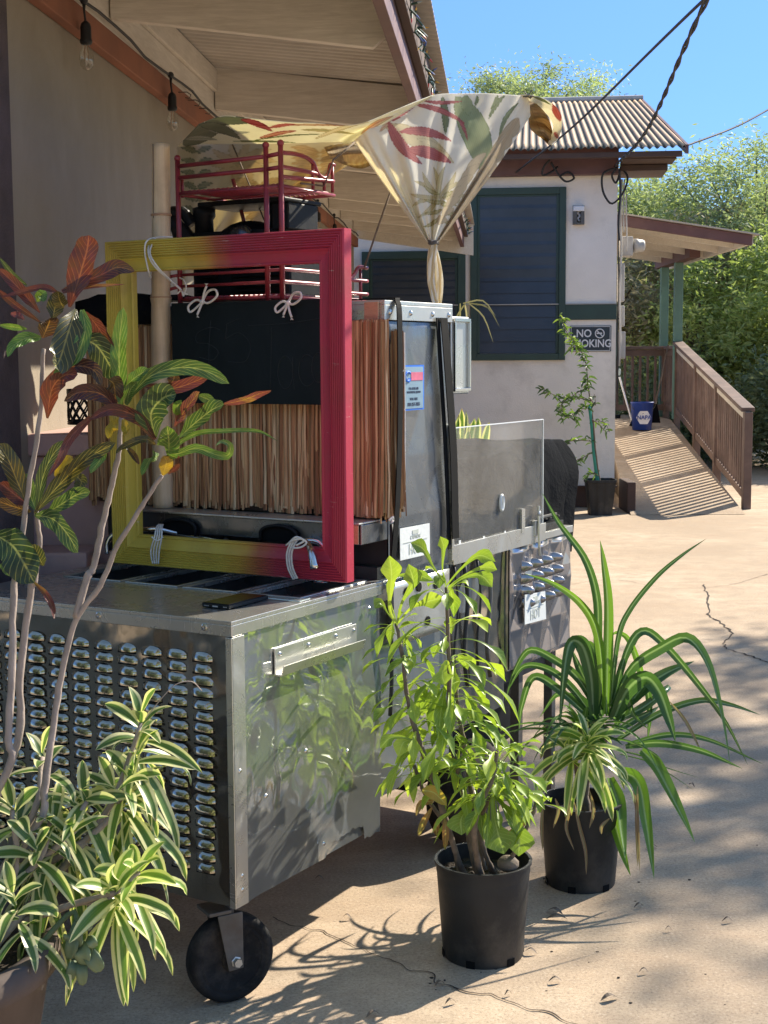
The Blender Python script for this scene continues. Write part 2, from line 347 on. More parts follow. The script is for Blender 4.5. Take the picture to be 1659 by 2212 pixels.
def ribs(t, u, v, k=18, sl=5.):      # chevron veins, 1 on a vein
    d = t.math('ABSOLUTE', t.math('SUBTRACT', u, .5)); s = t.math('SUBTRACT', t.math('MULTIPLY', v, k), t.math('MULTIPLY', d, sl))
    return t.ramp(t.math('PINGPONG', s, .5), [(.03, 1.), (.12, 0.)]), t.ramp(d, [(.012, 1.), (.045, 0.)])
def c_croton(t, u, v, a):
    q, mid = ribs(t, u, v, 9.5, 5); a = t.math('ADD', a, t.math('MULTIPLY', t.math('SUBTRACT', t.noise(t.co(), 11, 3), .5), .34))
    base = t.ramp(a, [(0, (.13, .25, .03)), (.18, (.07, .14, .03)), (.36, (.03, .06, .022)), (.52, (.07, .060, .02)), (.66, (.06, .016, .018)), (.80, (.14, .032, .018)), (.92, (.17, .035, .06)), (1, (.50, .34, .02))])
    vein = t.ramp(a, [(0, (.42, .48, .12)), (.36, (.36, .40, .13)), (.55, (.45, .28, .05)), (.70, (.26, .07, .05)), (.85, (.40, .13, .05)), (1, (.60, .45, .05))])
    f = t.math('MAXIMUM', t.math('MULTIPLY', q, .7), t.math('MULTIPLY', mid, .9)); n = t.noise(t.co(), 40, 4)
    return t.mix(t.ramp(n, [(.3, .4), (.6, 0.)]), t.mix(f, base, vein), (.05, .05, .015))
croton_leaf = leafm('croton_leaf', c_croton, .36, .20, (1.3, 1.2, .7), lambda t, u, v: ribs(t, u, v, 9.5, 5)[0])
def c_song(t, u, v, a):
    d = t.math('ABSOLUTE', t.math('SUBTRACT', u, .5)); n = t.noise(t.co(), 25, 3)
    e = t.math('ADD', d, t.math('MULTIPLY', t.math('SUBTRACT', n, .5), .10))
    g = t.ramp(a, [(0, (.055, .115, .035)), (.6, (.11, .20, .04)), (1, (.22, .36, .05))])
    mid = t.ramp(t.math('PINGPONG', t.math('MULTIPLY', d, 7.), .5), [(.35, 0.), (.48, .30)])
    g = t.mix(mid, g, (.30, .40, .12)); edge = t.ramp(a, [(0, (.60, .57, .34)), (.7, (.72, .70, .36)), (1, (.68, .72, .22))])
    r_ = t.mix(t.ramp(e, [(.22, 0.), (.30, 1.)]), g, edge); tip = t.math('ADD', v, t.math('MULTIPLY', t.math('SUBTRACT', t.noise(t.co(), 14, 4), .5), .25))
    return t.mix(t.ramp(tip, [(.96, 0.), (1., .8)]), r_, (.30, .20, .09))
song_leaf = leafm('variegated_leaf', c_song, .36, .34)
def c_plum(t, u, v, a):
    q, mid = ribs(t, u, v, 16, 4); g = t.ramp(a, [(0, (.15, .23, .03)), (.5, (.28, .39, .045)), (.88, (.42, .52, .07)), (.93, (.46, .30, .05)), (1, (.30, .16, .08))])
    g = t.mix(t.ramp(t.noise(t.co(), 18, 4), [(.42, 0.), (.70, .5)]), g, (.10, .19, .04)); g = t.mix(t.ramp(t.noise(t.co(), 60, 3), [(.68, 0.), (.74, .7)]), g, (.30, .22, .08))
    return t.mix(t.math('MAXIMUM', t.math('MULTIPLY', q, .25), t.math('MULTIPLY', mid, .6)), g, (.50, .62, .20))
plum_leaf = leafm('bright_green_leaf', c_plum, .38, .36, (1.4, 1.45, .65))
def c_strap(t, u, v, a):
    d = t.math('ABSOLUTE', t.math('SUBTRACT', u, .5)); g = t.ramp(a, [(0, (.03, .075, .035)), (.5, (.07, .145, .035)), (.85, (.18, .32, .035)), (.93, (.22, .36, .05)), (1, (.30, .20, .13))])
    c = t.mix(t.ramp(t.math('PINGPONG', t.math('MULTIPLY', u, 9), .5), [(.3, 0.), (.5, .35)]), g, (.10, .19, .06))
    return t.mix(t.ramp(d, [(.04, .65), (.11, 0.)]), c, (.30, .42, .22))
strap_leaf = leafm('long_strap_leaf', c_strap, .30, .28)
small_leaf = leafm('sapling_leaf', lambda t, u, v, a: t.ramp(a, [(0, (.05, .09, .035)), (.6, (.12, .20, .05)), (1, (.34, .44, .08))]), .45, .35)
tree_leaf = leafm('tree_foliage', lambda t, u, v, a: t.ramp(a, [(0, (.18, .22, .13)), (.5, (.33, .38, .22)), (1, (.50, .55, .33))]), .6, .35)  # tree and shrub colours paled and greyed, distance haze put into them
lime_leaf = leafm('lime_foliage', lambda t, u, v, a: t.ramp(a, [(0, (.15, .20, .07)), (.5, (.33, .39, .15)), (1, (.52, .56, .25))]), .6, .38)
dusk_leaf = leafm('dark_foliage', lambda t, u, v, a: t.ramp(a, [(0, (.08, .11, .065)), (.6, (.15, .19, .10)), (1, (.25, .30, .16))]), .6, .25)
sage_leaf = leafm('grey_green_succulent', lambda t, u, v, a: t.ramp(a, [(0, (.13, .18, .10)), (1, (.22, .28, .15))]), .6, .2)
straw_leaf = leafm('dry_seed_foliage', lambda t, u, v, a: t.ramp(a, [(0, (.15, .14, .09)), (.5, (.30, .27, .18)), (1, (.52, .45, .34))]), .7, .25)
fabric = NT('printed_fabric')
def _fb():
    t = fabric; a = t.attr('print').outputs['Color']; n = t.noise(t.co(), 500, 2); f = t.noise(t.co(), 9, 5, .6)
    c = t.mix(t.ramp(f, [(.35, .10), (.6, 0.)]), a, (.62, .55, .42)); t.set(c=c, r=.8, sp=.2)
    tr = t.n('ShaderNodeBsdfTranslucent'); t.l(t.mix(1., c, (1., .96, .78), 'MULTIPLY'), tr.inputs[0]); mx = t.n('ShaderNodeMixShader'); mx.inputs[0].default_value = .52
    b = t.bump(t.math('ADD', t.math('MULTIPLY', n, .05), f), .25, .01); t.l(b, tr.inputs['Normal'])
    t.l(t.p.outputs[0], mx.inputs[1]); t.l(tr.outputs[0], mx.inputs[2]); t.l(mx.outputs[0], t.out.inputs[0])
_fb()
def glassy(name, haze_=.12, gloss=.10, tint=(.97, .98, .97), scratches=True):
    t = NT(name); tr = t.n('ShaderNodeBsdfTransparent'); tr.inputs[0].default_value = (*tint, 1); gl = t.n('ShaderNodeBsdfGlossy'); gl.inputs['Roughness'].default_value = .03
    mx = t.n('ShaderNodeMixShader'); mx.inputs[0].default_value = gloss + .02; t.l(tr.outputs[0], mx.inputs[1]); t.l(gl.outputs[0], mx.inputs[2])
    t.set(c=(.62, .60, .56), r=.6); m2 = t.n('ShaderNodeMixShader'); co = t.co()
    if scratches:
        a = t.noise(co, 5, 6, .7, .5); b = t.noise(t.co(sc=(1, 1, .25), rot=(.3, .2, .1)), 120, 5, .85, 1.5); c = t.noise(t.co(sc=(.3, .3, 1), rot=(.3, .9, .1)), 110, 5, .85, 2)
        f = t.math('ADD', t.math('MULTIPLY', t.ramp(a, [(.3, .3), (.7, 1.)]), haze_), t.math('MULTIPLY', t.ramp(t.math('MAXIMUM', b, c), [(.62, 0.), (.72, 1.)]), .38))
        t.l(f, m2.inputs[0])
    else: m2.inputs[0].default_value = haze_
    t.l(mx.outputs[0], m2.inputs[1]); t.l(t.p.outputs[0], m2.inputs[2]); t.l(m2.outputs[0], t.out.inputs[0]); return t.m
acrylic = glassy('scratched_acrylic', .12, .04)
bulbglass = glassy('bulb_glass', .05, .10, (.93, .92, .88), False)
winscreen = NT('dark_louvre_glass')
def _ws():
    t = winscreen; a = t.noise(t.co(), 2.2, 6, .7, .4); t.set(c=t.ramp(a, [(.3, (.020, .027, .036)), (.7, (.040, .050, .065))]), r=.35, sp=.6)
_ws()
corr = NT('rusty_corrugated_iron')
def _co():
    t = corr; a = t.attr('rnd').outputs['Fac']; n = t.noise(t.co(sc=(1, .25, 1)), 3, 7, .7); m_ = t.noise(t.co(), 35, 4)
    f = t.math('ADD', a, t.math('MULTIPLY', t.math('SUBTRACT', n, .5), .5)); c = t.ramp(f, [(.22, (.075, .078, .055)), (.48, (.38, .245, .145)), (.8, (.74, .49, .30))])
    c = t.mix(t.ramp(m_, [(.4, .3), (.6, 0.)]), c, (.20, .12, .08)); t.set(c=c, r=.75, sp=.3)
_co()
greysheet = pm('weathered_tin_sheet', (.46, .42, .37), .7, .1, var=.12, vs=3, bs=40, dirt=(.30, .25, .20))
yellowst = pm('label_white', (.72, .74, .72), .5, var=.06)
hotletter = pm('label_faded_letter', (.50, .53, .47), .6, var=.1)
labelblue = pm('label_blue', (.02, .16, .65), .45, var=.1)
labelpale = pm('label_pale_blue', (.22, .34, .42), .45, var=.12)
labelred = pm('label_pink_red', (.62, .14, .22), .5, var=.15, vs=60)
inkm = pm('label_ink', (.03, .05, .10), .6)
signb = pm('sign_black', (.018, .028, .036), .4, var=.15)
signw = pm('sign_white', (.72, .72, .74), .5, var=.05)
bluep = pm('blue_bucket_plastic', (.015, .05, .28), .4, var=.15)
orangep = pm('orange_plastic', (.75, .13, .03), .5, var=.15)
greenp = pm('green_stake', (.03, .26, .19), .5)
dullgreen = pm('mini_light_socket_green', (.02, .07, .05), .5)
redtip = pm('mini_light_red', (.55, .05, .05), .3); yeltip = pm('mini_light_yellow', (.70, .42, .05), .3); clrtip = pm('mini_light_clear', (.50, .58, .55), .25)
bluetip = pm('mini_light_blue', (.05, .12, .40), .3)
screen = pm('phone_glass', (.004, .005, .006), .12, var=.1, bst=.0, sp=.25)

# ================================================================ GROUND
g = MB(); g.abox(-60, 60, -25, 120, -.3, 0); tag(g.build('concrete_ground', concrete.m), kind='structure')
def crack(px, wd=.004):
    p = [onz(x, y, .003) for x, y in px]; q = smooth(p, len(p) * 9); m = MB(); rows = []
    for i, a in enumerate(q):
        t = (q[min(i + 1, len(q) - 1)] - q[max(i - 1, 0)]).normalized(); s = V((t.y, -t.x, 0)); j = s * noise.noise(a * 23) * .02
        ww = wd * (.45 + abs(noise.noise(a * 9)) * 1.6); rows.append([a + j - s * ww / 2, a + j + s * ww / 2])
    m.grid(rows); tag(m.build('ground_crack', crackm), kind='structure')
crack([(585, 1982), (654, 2005), (695, 2010), (754, 2037), (818, 2064), (846, 2074), (878, 2090), (919, 2101), (965, 2129), (1015, 2142), (1060, 2146), (1111, 2170), (1190, 2190), (1260, 2215)], .0048)
crack([(1520, 1262), (1530, 1290), (1533, 1330), (1555, 1342), (1581, 1369), (1564, 1386), (1577, 1403), (1620, 1416), (1660, 1431)], .012)
crack([(1230, 1262), (1330, 1252), (1440, 1270), (1560, 1266), (1659, 1240)], .005)
dm = MB()
for i in range(26):
    a = onz(ur(1000, 1640), ur(1500, 2200)); s = ur(.0015, .004)
    if i % 3 == 0: a = onz(ur(900, 1300), ur(2050, 2190))
    dm.sphere(a + UP * s * .4, s * ur(1, 2.2), s * ur(.6, 1.5), s * .5, 6)
tag(dm.build('ground_litter', soil), kind='stuff')
lt = MB()
for x, y, L_ in ((960, 2125, .03), (1160, 2060, .035), (1175, 1900, .04), (1370, 1960, .03), (760, 1985, .03), (820, 2190, .04), (1090, 2150, .02), (700, 1900, .03), (1420, 1830, .04), (1560, 1990, .03), (1380, 2100, .025), (1335, 2155, .05), (1185, 2120, .035), (1452, 2010, .02), (1180, 1985, .06), (1215, 1975, .05), (1500, 1700, .03), (985, 2165, .03)):
    a = onz(x, y, .004); b = a + V((ur(-1, 1), ur(-.4, .4), 0)).normalized() * L_; lt.blade([a, a.lerp(b, .5) + UP * .012, b], L_ * .35, (0, 0, 1), r=ur(.6, 1), n=6)
tag(lt.build('fallen_leaves', barkb), kind='stuff')

# ================================================================ HOUSE WALL, LEAN-TO ROOF
Y0, Y1 = 3.1, 14.6
YW = 4.0
hs = thing('house', (Wx(6), 6, 0), 'taupe plastered house wall along the left side behind the steel food cart', 'house')
m = MB(); m.hexa([V((Wx(YW) - 4, YW, 0)), V((Wx(YW), YW, 0)), V((Wx(Y1), Y1, 0)), V((Wx(Y1) - 4, Y1, 0)), V((Wx(YW) - 4, YW, 2.78)), V((Wx(YW), YW, 2.78)), V((Wx(Y1), Y1, 2.78)), V((Wx(Y1) - 4, Y1, 2.78))]); m.build('wall', taupe.m, hs)
def along(m, ya, yb, off0, off1, z0, z1, base=Wx):   # box following the house direction
    return m.hexa([V((base(ya) + off0, ya, z0)), V((base(ya) + off1, ya, z0)), V((base(yb) + off1, yb, z0)), V((base(yb) + off0, yb, z0)),
                   V((base(ya) + off0, ya, z1)), V((base(ya) + off1, ya, z1)), V((base(yb) + off1, yb, z1)), V((base(yb) + off0, yb, z1))])
m = MB(); along(m, 3.98, 4.28, .004, .045, 0, 2.9); m.build('corner_pilaster', plum_post, hs, bevel=.01)
# the roof is a thing of its own: ledger, rafters, purlins, tin sheets, eave board
rf = thing('lean_to_roof', (Ex(6), 6, 2.65), 'open lean-to roof with white painted rafters, tin sheets and a plum eave board left of the sky', 'porch roof')
m = MB(); along(m, Y0, Y1, .003, .045, 2.705, 2.795); m.build('wall_plate', brown_beam, rf, bevel=.004)
m = MB(); along(m, Y0, Y1, .002, .032, 2.797, 2.93); along(m, Y0, Y1, .004, .05, 2.932, 3.04); m.build('ledger', white_board, rf, bevel=.003)
def raf(Y, z_top=.22):
    m = MB(); xa, xb = Wx(Y) + .035, Ex(Y) - .012; za, zb = 2.845, 2.735; h = z_top; th = .045
    pr = [(xa, za), (xb - .06, zb), (xb, zb + .05), (xb, zb + h), (xa, za + h)]; n = len(pr)
    vs = [V((x, Y - th / 2, z)) for x, z in pr] + [V((x, Y + th / 2, z)) for x, z in pr]
    m.add(vs, [tuple(range(n))[::-1], tuple(range(n, 2 * n))] + [(i, (i + 1) % n, n + (i + 1) % n, n + i) for i in range(n)]); m.build('rafter', white_wood, rf, bevel=.003)
for Y in (3.5, 5.45, 7.4, 9.35, 11.3, 13.1): raf(Y, .24 if Y == 5.45 else .21)
for Y in (6.4, 8.3, 10.2, 12.2, 14.2): raf(Y + .02, .13) if Y > 12 else None
def sheet_z(u): return 3.075 - .115 * u
m = MB(); rows = []
for i in range(int((Y1 + .35 - Y0) / .0155)):
    Y = Y0 + i * .0155; cz = .009 * math.sin(2 * PI * i / 5.); xa, xb = Wx(Y) - .2, Ex(Y) + .135
    rows.append([V((xa + (xb - xa) * k / 3, Y, sheet_z(k / 3 * 1.1) + cz)) for k in range(4)])
m.grid(rows); m.build('tin_sheet', greysheet, rf, solid=.002)
m = MB(); along(m, Y0, Y1, .0, .038, 2.70, 2.865, Ex); m.build('eave_board', plum, rf, bevel=.003)
m = MB(); along(m, Y0, Y1, .04, .075, 2.80, 2.935, Ex); m.build('eave_strip', brown_skirt, rf, bevel=.003)
m = MB(); Y = Y1 + .04; m.hexa([V((Wx(Y), Y, 2.80)), V((Ex(Y) + .13, Y, 2.62)), V((Ex(Y) + .13, Y + .03, 2.62)), V((Wx(Y), Y + .03, 2.80)), V((Wx(Y), Y, 3.05)), V((Ex(Y) + .13, Y, 2.93)), V((Ex(Y) + .13, Y + .03, 2.93)), V((Wx(Y), Y + .03, 3.05))]); m.build('rake_board', white_board, rf, bevel=.003)
for x, y in ((398, 205), (442, 240), (418, 222)):    # cup hooks screwed into the ledger
    a = onp(x, y - 6, V((-1.40, 0, 0)), HR); m = MB(); m.tube([a - HR * .03, a + HR * .012, a + HR * .03 - UP * .012, a + HR * .022 - UP * .028, a + HR * .004 - UP * .024], .0022, 6); m.build('hook', greyst, rf, smooth_=True)
# pink masonry half wall beside the cart
m = MB(); m.abox(-1.30, -.80, 4.50, 5.6, 0, 1.30); m.abox(-1.32, -.79, 4.47, 5.62, 1.302, 1.37)
m.abox(-1.24, -.90, 4.30, 4.49, 0, 1.02)
tag(m.build('masonry_half_wall', pink, base=(-1.05, 5, 0), bevel=.008), 'low pink painted masonry wall against the taupe house behind the croton', 'low wall')

# festoon lights along the ledger
m = MB()
fs = thing('festoon_lights', onp(250, 80, V((-1.40, 0, 0)), HR), 'black festoon cable with clear glass bulbs hung along the white ledger under the roof', 'string lights')
pts = []
for Y in np.arange(3.2, 14.5, .22): pts.append(V((Wx(Y) + .062, Y, 2.802 + .012 * math.sin(Y * 5) + .004 * math.sin(Y * 17))))
m.tube(pts, .0055, 6); m.build('cable', cableb, fs, smooth_=True)
for Y, dr in ((3.75, .03), (4.98, .035), (6.26, .04), (7.6, .04), (8.9, .04), (10.15, .04), (11.2, .05), (12.3, .04)):
    a = V((Wx(Y) + .068, Y, 2.80)); m = MB(); m.sphere(a, .014, .022, .014, 8)
    m.tube([a, a - UP * dr, a - UP * (dr + .035) + V((.004, 0, 0))], [.008, .004, .004], 6)
    b = a - UP * (dr + .03) + V((.004, 0, 0)); m.lathe(b, [(.004, 0), (.015, -.010), (.0185, -.022), (.0185, -.060), (.021, -.064), (.021, -.072), (.017, -.078)], 16); s_ = m.build('lamp_holder', cableb, fs, smooth_=True)
    m = MB(); m.lathe(b, [(.012, -.074), (.014, -.085), (.0225, -.108), (.0255, -.128), (.022, -.148), (.012, -.160), (.002, -.164)], 20); m.build('bulb', bulbglass, s_, smooth_=True)
    m = MB(); m.tube([b + V((.004, 0, -.08)), b + V((.007, 0, -.135))], .0012, 5); m.tube([b + V((-.004, 0, -.08)), b + V((-.006, 0, -.135))], .0012, 5); m.build('filament', woodblk, s_)
# mini lights on the eave board
ml = thing('mini_light_string', V((Ex(6) + .05, 6, 2.8)), 'tangled green mini light string with red, yellow and clear bulbs along the plum eave board', 'string lights')
m = MB(); wp = []; pend = []
for i in range(210):
    Y = 3.9 + i * .052; wp.append(V((Ex(Y) + .084 + .022 * noise.noise(V((i * .4, 0, 0))), Y, 2.83 + .05 * noise.noise(V((0, i * .31, 3))))))
m.tube(wp, .0025, 5)
for i in range(92):
    k = int(i * 1.15) if i < 72 else 112 + i; a = wp[k]; d = V((ur(-.15, .9), ur(-1, .4), ur(-1, .9))).normalized(); sk = MB(); sk.tube([a, a + d * .03], [.0048, .0042], 6)
    tp = MB(); tp.tube([a + d * .029, a + d * .038, a + d * .050], [.0038, .0032, .0006], 6); pend.append((sk, tp, i % 4))
m.build('wire', dullgreen, ml); 
for sk, tp, k in pend: tp.build('bulb', (redtip, yeltip, clrtip, bluetip)[k], sk.build('socket', dullgreen, ml))

# ================================================================ FAR BUILDING
fb = thing('stucco_house', Bp(0, .5, 0), 'white stucco house with dark louvred windows, green trim and rusty corrugated roof behind the cart', 'house')
m = MB(); m.bbox(0, 4.4, 0, 7.5, .22, 3.62); m.build('wall', white_stucco, fb)
m = MB(); m.bbox(.01, 4.3, .02, 7.4, 0, .22); m.bbox(-.04, .0, -.03, 7.4, .22, .235); m.build('skirting', brown_skirt, fb)
m = MB(); m.bbox(-.022, .0, -.004, .535, 1.985, 2.145); m.bbox(-.022, 0, 2.70, 7.4, 1.985, 2.145); m.build('trim_band', green_trim, fb, bevel=.004)
m = MB(); m.bbox(-.03, -.003, .0, 7.4, 2.146, 2.156); m.build('ledge', greym, fb)
def window(l0, l1, z0, z1, fw=.075):
    m = MB(); d0, d1 = -.04, .012
    m.bbox(d0, d1, l0, l0 + fw, z0, z1); m.bbox(d0, d1, l1 - fw, l1, z0, z1); m.bbox(d0, d1, l0 + fw, l1 - fw, z0, z0 + fw); m.bbox(d0, d1, l0 + fw, l1 - fw, z1 - fw, z1)
    m.bbox(-.018, .014, l0 + fw, l0 + fw + .03, z0 + fw, z1 - fw); m.bbox(-.018, .014, l1 - fw - .03, l1 - fw, z0 + fw, z1 - fw); m.bbox(-.018, .014, l0 + fw + .03, l1 - fw - .03, z1 - fw - .02, z1 - fw)
    wn = m.build('window', green_trim, fb, bevel=.004)
    m = MB(); n = 13; a, b = z0 + fw, z1 - fw - .02
    for i in range(n):
        z = a + (b - a) * i / n; h = (b - a) / n
        m.hexa([Bp(-.014, l0 + fw + .03, z + .004), Bp(-.014, l1 - fw - .03, z + .004), Bp(-.008, l1 - fw - .03, z + .004), Bp(-.008, l0 + fw + .03, z + .004),
                Bp(.0, l0 + fw + .03, z + h + .012), Bp(.0, l1 - fw - .03, z + h + .012), Bp(.008, l1 - fw - .03, z + h + .012), Bp(.008, l0 + fw + .03, z + h + .012)])
    m.build('louvre_glass', winscreen.m, wn)
    m = MB(); m.bbox(-.010, -.006, l0 + fw + .031, l1 - fw - .031, z0 + fw + 1.25 * (z1 - z0) / 1.8 * .62, z1 - fw - .021); m.build('fly_screen', winscreen.m, wn)
window(.53, 1.53, 1.565, 3.36, .07); window(1.58, 2.68, 1.565, 2.72, .08)
# corrugated roof: eave line to ridge
def roofsheet(parent, Yf, lf, z0, dd, z1, w0, w1):
    m = MB(); rows = []; n = int((w1 - w0) / .0125); rr = []
    for i in range(n + 1):
        l = w0 + i * .0125; c = math.sin(2 * PI * i / 6.); row = []
        for k in range(13):
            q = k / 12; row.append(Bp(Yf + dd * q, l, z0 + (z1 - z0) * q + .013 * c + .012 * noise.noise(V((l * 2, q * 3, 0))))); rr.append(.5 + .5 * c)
        rows.append(row)
    m.grid(rows, r=rr); return m.build('roof', corr.m, parent, smooth_=True, solid=.002)
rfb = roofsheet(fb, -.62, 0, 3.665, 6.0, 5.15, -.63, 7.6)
m = MB(); m.tube([Bp(5.39, -.66, 5.17), Bp(5.39, 7.6, 5.17)], .05, 8); m.build('ridge_cap', greym, fb)
m = MB(); m.hexa([Bp(-.58, -.66, 3.60), Bp(-.58, -.63, 3.60), Bp(5.4, -.63, 5.08), Bp(5.4, -.66, 5.08), Bp(-.58, -.66, 3.69), Bp(-.58, -.63, 3.69), Bp(5.4, -.63, 5.17), Bp(5.4, -.66, 5.17)]); m.build('rake_board', plum, fb)
m = MB(); m.bbox(-.16, -.02, -.0, 7.5, 3.47, 3.765); m.build('eave_beam', plum, fb, bevel=.005)
m = MB(); m.bbox(-.5, -.05, -.55, -.02, 3.565, 3.62); m.bbox(-.56, -.50, -.60, 7.5, 3.58, 3.635); m.bbox(-.12, 0.5, -.50, -.02, 3.50, 3.56); m.build('eave_rafter', brown_skirt, fb, bevel=.004)
# porch roof on the right side of the house
pr = thing('side_porch', Bp(3.5, -1.2, .7), 'small lean-to porch roof on green posts over the ramp landing', 'porch')
X0, X1, Ya, Yb = 2.66, 4.22, 16.6, 21.3
def pz(x): return 3.21 - (x - X0) * .155
m = MB(); m.hexa([V((X0, Ya, pz(X0) - .12)), V((X1, Ya, pz(X1) - .12)), V((X1, Ya + .05, pz(X1) - .12)), V((X0, Ya + .05, pz(X0) - .12)), V((X0, Ya, pz(X0))), V((X1, Ya, pz(X1))), V((X1, Ya + .05, pz(X1))), V((X0, Ya + .05, pz(X0)))]); m.build('front_fascia', plum, pr, bevel=.005)
m = MB(); m.hexa([V((X0, Ya - .05, pz(X0) + .004)), V((X1 + .07, Ya - .05, pz(X1) - .006)), V((X1 + .07, Yb, pz(X1) - .006)), V((X0, Yb, pz(X0) + .004)), V((X0, Ya - .05, pz(X0) + .02)), V((X1 + .07, Ya - .05, pz(X1) + .01)), V((X1 + .07, Yb, pz(X1) + .01)), V((X0, Yb, pz(X0) + .02))]); m.build('roof', greysheet, pr)
for Y in (17.4, 18.2, 19.0, 19.8, 20.6):
    m = MB(); m.hexa([V((X0, Y, pz(X0) - .09)), V((X1, Y, pz(X1) - .09)), V((X1, Y + .05, pz(X1) - .09)), V((X0, Y + .05, pz(X0) - .09)), V((X0, Y, pz(X0) - .002)), V((X1, Y, pz(X1) - .002)), V((X1, Y + .05, pz(X1) - .002)), V((X0, Y + .05, pz(X0) - .002))]); m.build('rafter', white_board, pr)
m = MB(); m.abox(X1 - .02, X1 + .02, Ya + .05, Yb, pz(X1) - .10, pz(X1) - .012); m.build('side_fascia', white_board, pr)
m = MB(); m.abox(3.95, 4.09, 18.7, 21.1, 2.86, 2.995); m.build('beam', plum, pr, bevel=.006)
for x, Y, c in ((4.02, 19.72, 1), (4.03, 20.75, 1)):
    m = MB(); m.abox(x - .055, x + .055, Y - .055, Y + .055, .74, 2.86); m.build('post', green_post, pr, bevel=.006)
# ramp + landing
YR0, YR1, ZL = 14.45, 19.6, .74
def rz(Y): return max(0, min(ZL, (Y - YR0) / (YR1 - YR0) * ZL))
m = MB(); XA, XB = 2.5, 3.66
def ramp_x(Y): return (Y - YR0) * .05
m.add([V((XA, YR0, .004)), V((XB, YR0, .004)), V((XB + ramp_x(YR1), YR1, ZL)), V((XA + .5, YR1, ZL)), V((XB + ramp_x(YR1), YR1, 0)), V((XA + .5, YR1, 0)), V((XB + .3, 21.5, ZL)), V((XA + .5, 21.5, ZL)), V((XB + .3, 21.5, 0))],
      [(0, 1, 2, 3), (1, 4, 2), (3, 2, 6, 7), (2, 4, 8, 6), (0, 3, 5)])
tag(m.build('concrete_ramp', concrete.m), kind='structure')
def hrail(p0, p1, n, h, posts, name, label, kind='rail'):
    t = thing(name, p0, label, 'railing'); d = p1 - p0
    m = MB(); m.beam(p0 + UP * (h - .02), p1 + UP * (h - .02), .14, .045); m.build('handrail', brown_rail, t, bevel=.006)
    m = MB(); m.beam(p0 + UP * (h - .09), p1 + UP * (h - .09), .045, .09); m.build('upper_rail', white_board if kind == 'rail' else brown_rail, t)
    m = MB(); m.beam(p0 + UP * .13, p1 + UP * .13, .05, .08); m.build('lower_rail', brown_rail, t)
    m = MB(); m.beam(p0 + UP * .16, p0 + UP * .161, .04, .04)
    for i in range(n):
        a = p0 + d * ((i + .5) / n); m2 = MB(); m2.beam(a + UP * .1, a + UP * (h - .05), .032, .036, up=(0, 1, 0)); m2.build('baluster', brown_rail, t)
    for q in posts:
        a = p0 + d * q; m3 = MB(); m3.beam(a - UP * (.0 if q < .02 else .25), a + UP * (h - .045), .085, .085, up=(0, 1, 0)); m3.build('post', brown_rail, t, bevel=.005)
    return t
hrail(V((3.80, 14.98, 0)), V((4.02, 19.7, ZL)), 40, 1.06, (0, .36, .66, 1), 'ramp_railing', 'brown wooden railing with balusters descending along the ramp')
hrail(V((2.75, 20.6, ZL)), V((4.05, 20.6, ZL)), 12, 1.0, (1,), 'landing_railing', 'dark level railing at the back of the ramp landing', 'x')
hrail(V((4.05, 19.72, ZL)), V((4.05, 20.55, ZL)), 7, 1.0, (), 'landing_railing', 'short dark railing on the right edge of the landing beside the green posts', 'x')
# curb block at ramp foot by the house corner
m = MB(); m.abox(2.49, 2.58, 14.62, 15.15, 0, .32); tag(m.build('curb_block', brown_skirt, base=(2.5, 14.9, 0), bevel=.01), 'dark brown block at the foot of the ramp beside the house corner', 'block')
# utility boxes and conduits at the house corner
def ubox(x0, y0, x1, y1, Y, dy, label, m_=greym, bev=.012):
    a, b = ony(x0, y1, Y), ony(x1, y0, Y); m = MB(); m.box((a.x, Y, a.z), V((b.x - a.x, 0, 0)), V((0, dy, 0)), V((0, 0, b.z - a.z)))
    t = thing('utility_box', V((a.x, Y, a.z)), label, 'utility box'); m.build('case', m_, t, bevel=bev)
    m = MB(); m.box((a.x + .012, Y - .006, a.z + .02), V((b.x - a.x - .024, 0, 0)), V((0, .005, 0)), V((0, 0, b.z - a.z - .04))); m.build('lid', m_, t, bevel=.003); return t
t_ = ubox(1342, 510, 1368, 553, 15.5, .2, 'square grey electric meter box with round glass at the house corner under the roof cables')
m = MB(); c = ony(1368, 531, 15.6); m.lathe(c, [(.075, 0), (.075, .05), (.068, .055), (.066, .10), (.05, .12)], 20, ax=(1, 0, 0)); m.build('meter_glass', greym, t_, smooth_=True)
ubox(1336, 568, 1350, 652, 15.5, .12, 'tall narrow grey breaker box below the meter on the house corner')
ubox(1340, 660, 1350, 706, 15.45, .1, 'small grey junction box beside the green trim band')
ubox(1338, 716, 1352, 775, 15.45, .1, 'pale conduit body low on the house corner beside the sign')
pc = thing('conduit_run', Bp(.1, -.05, 1.2), 'bundle of pale and dark conduits running down the house corner', 'conduit')
for x, s, zz0, zz1 in ((1340, .012, 1.5, 3.45), (1346, .009, 2.9, 3.45), (1336, .007, 1.2, 3.40), (1352, .008, 2.7, 3.3)):
    a = ony(x, 600, 15.36); m = MB(); m.tube([V((a.x + .006 * math.sin(z * 7 + x), 15.36, z)) for z in np.linspace(zz0, zz1, 14)], s, 6); m.build('conduit', greym if x != 1336 else cableb, pc, smooth_=True)
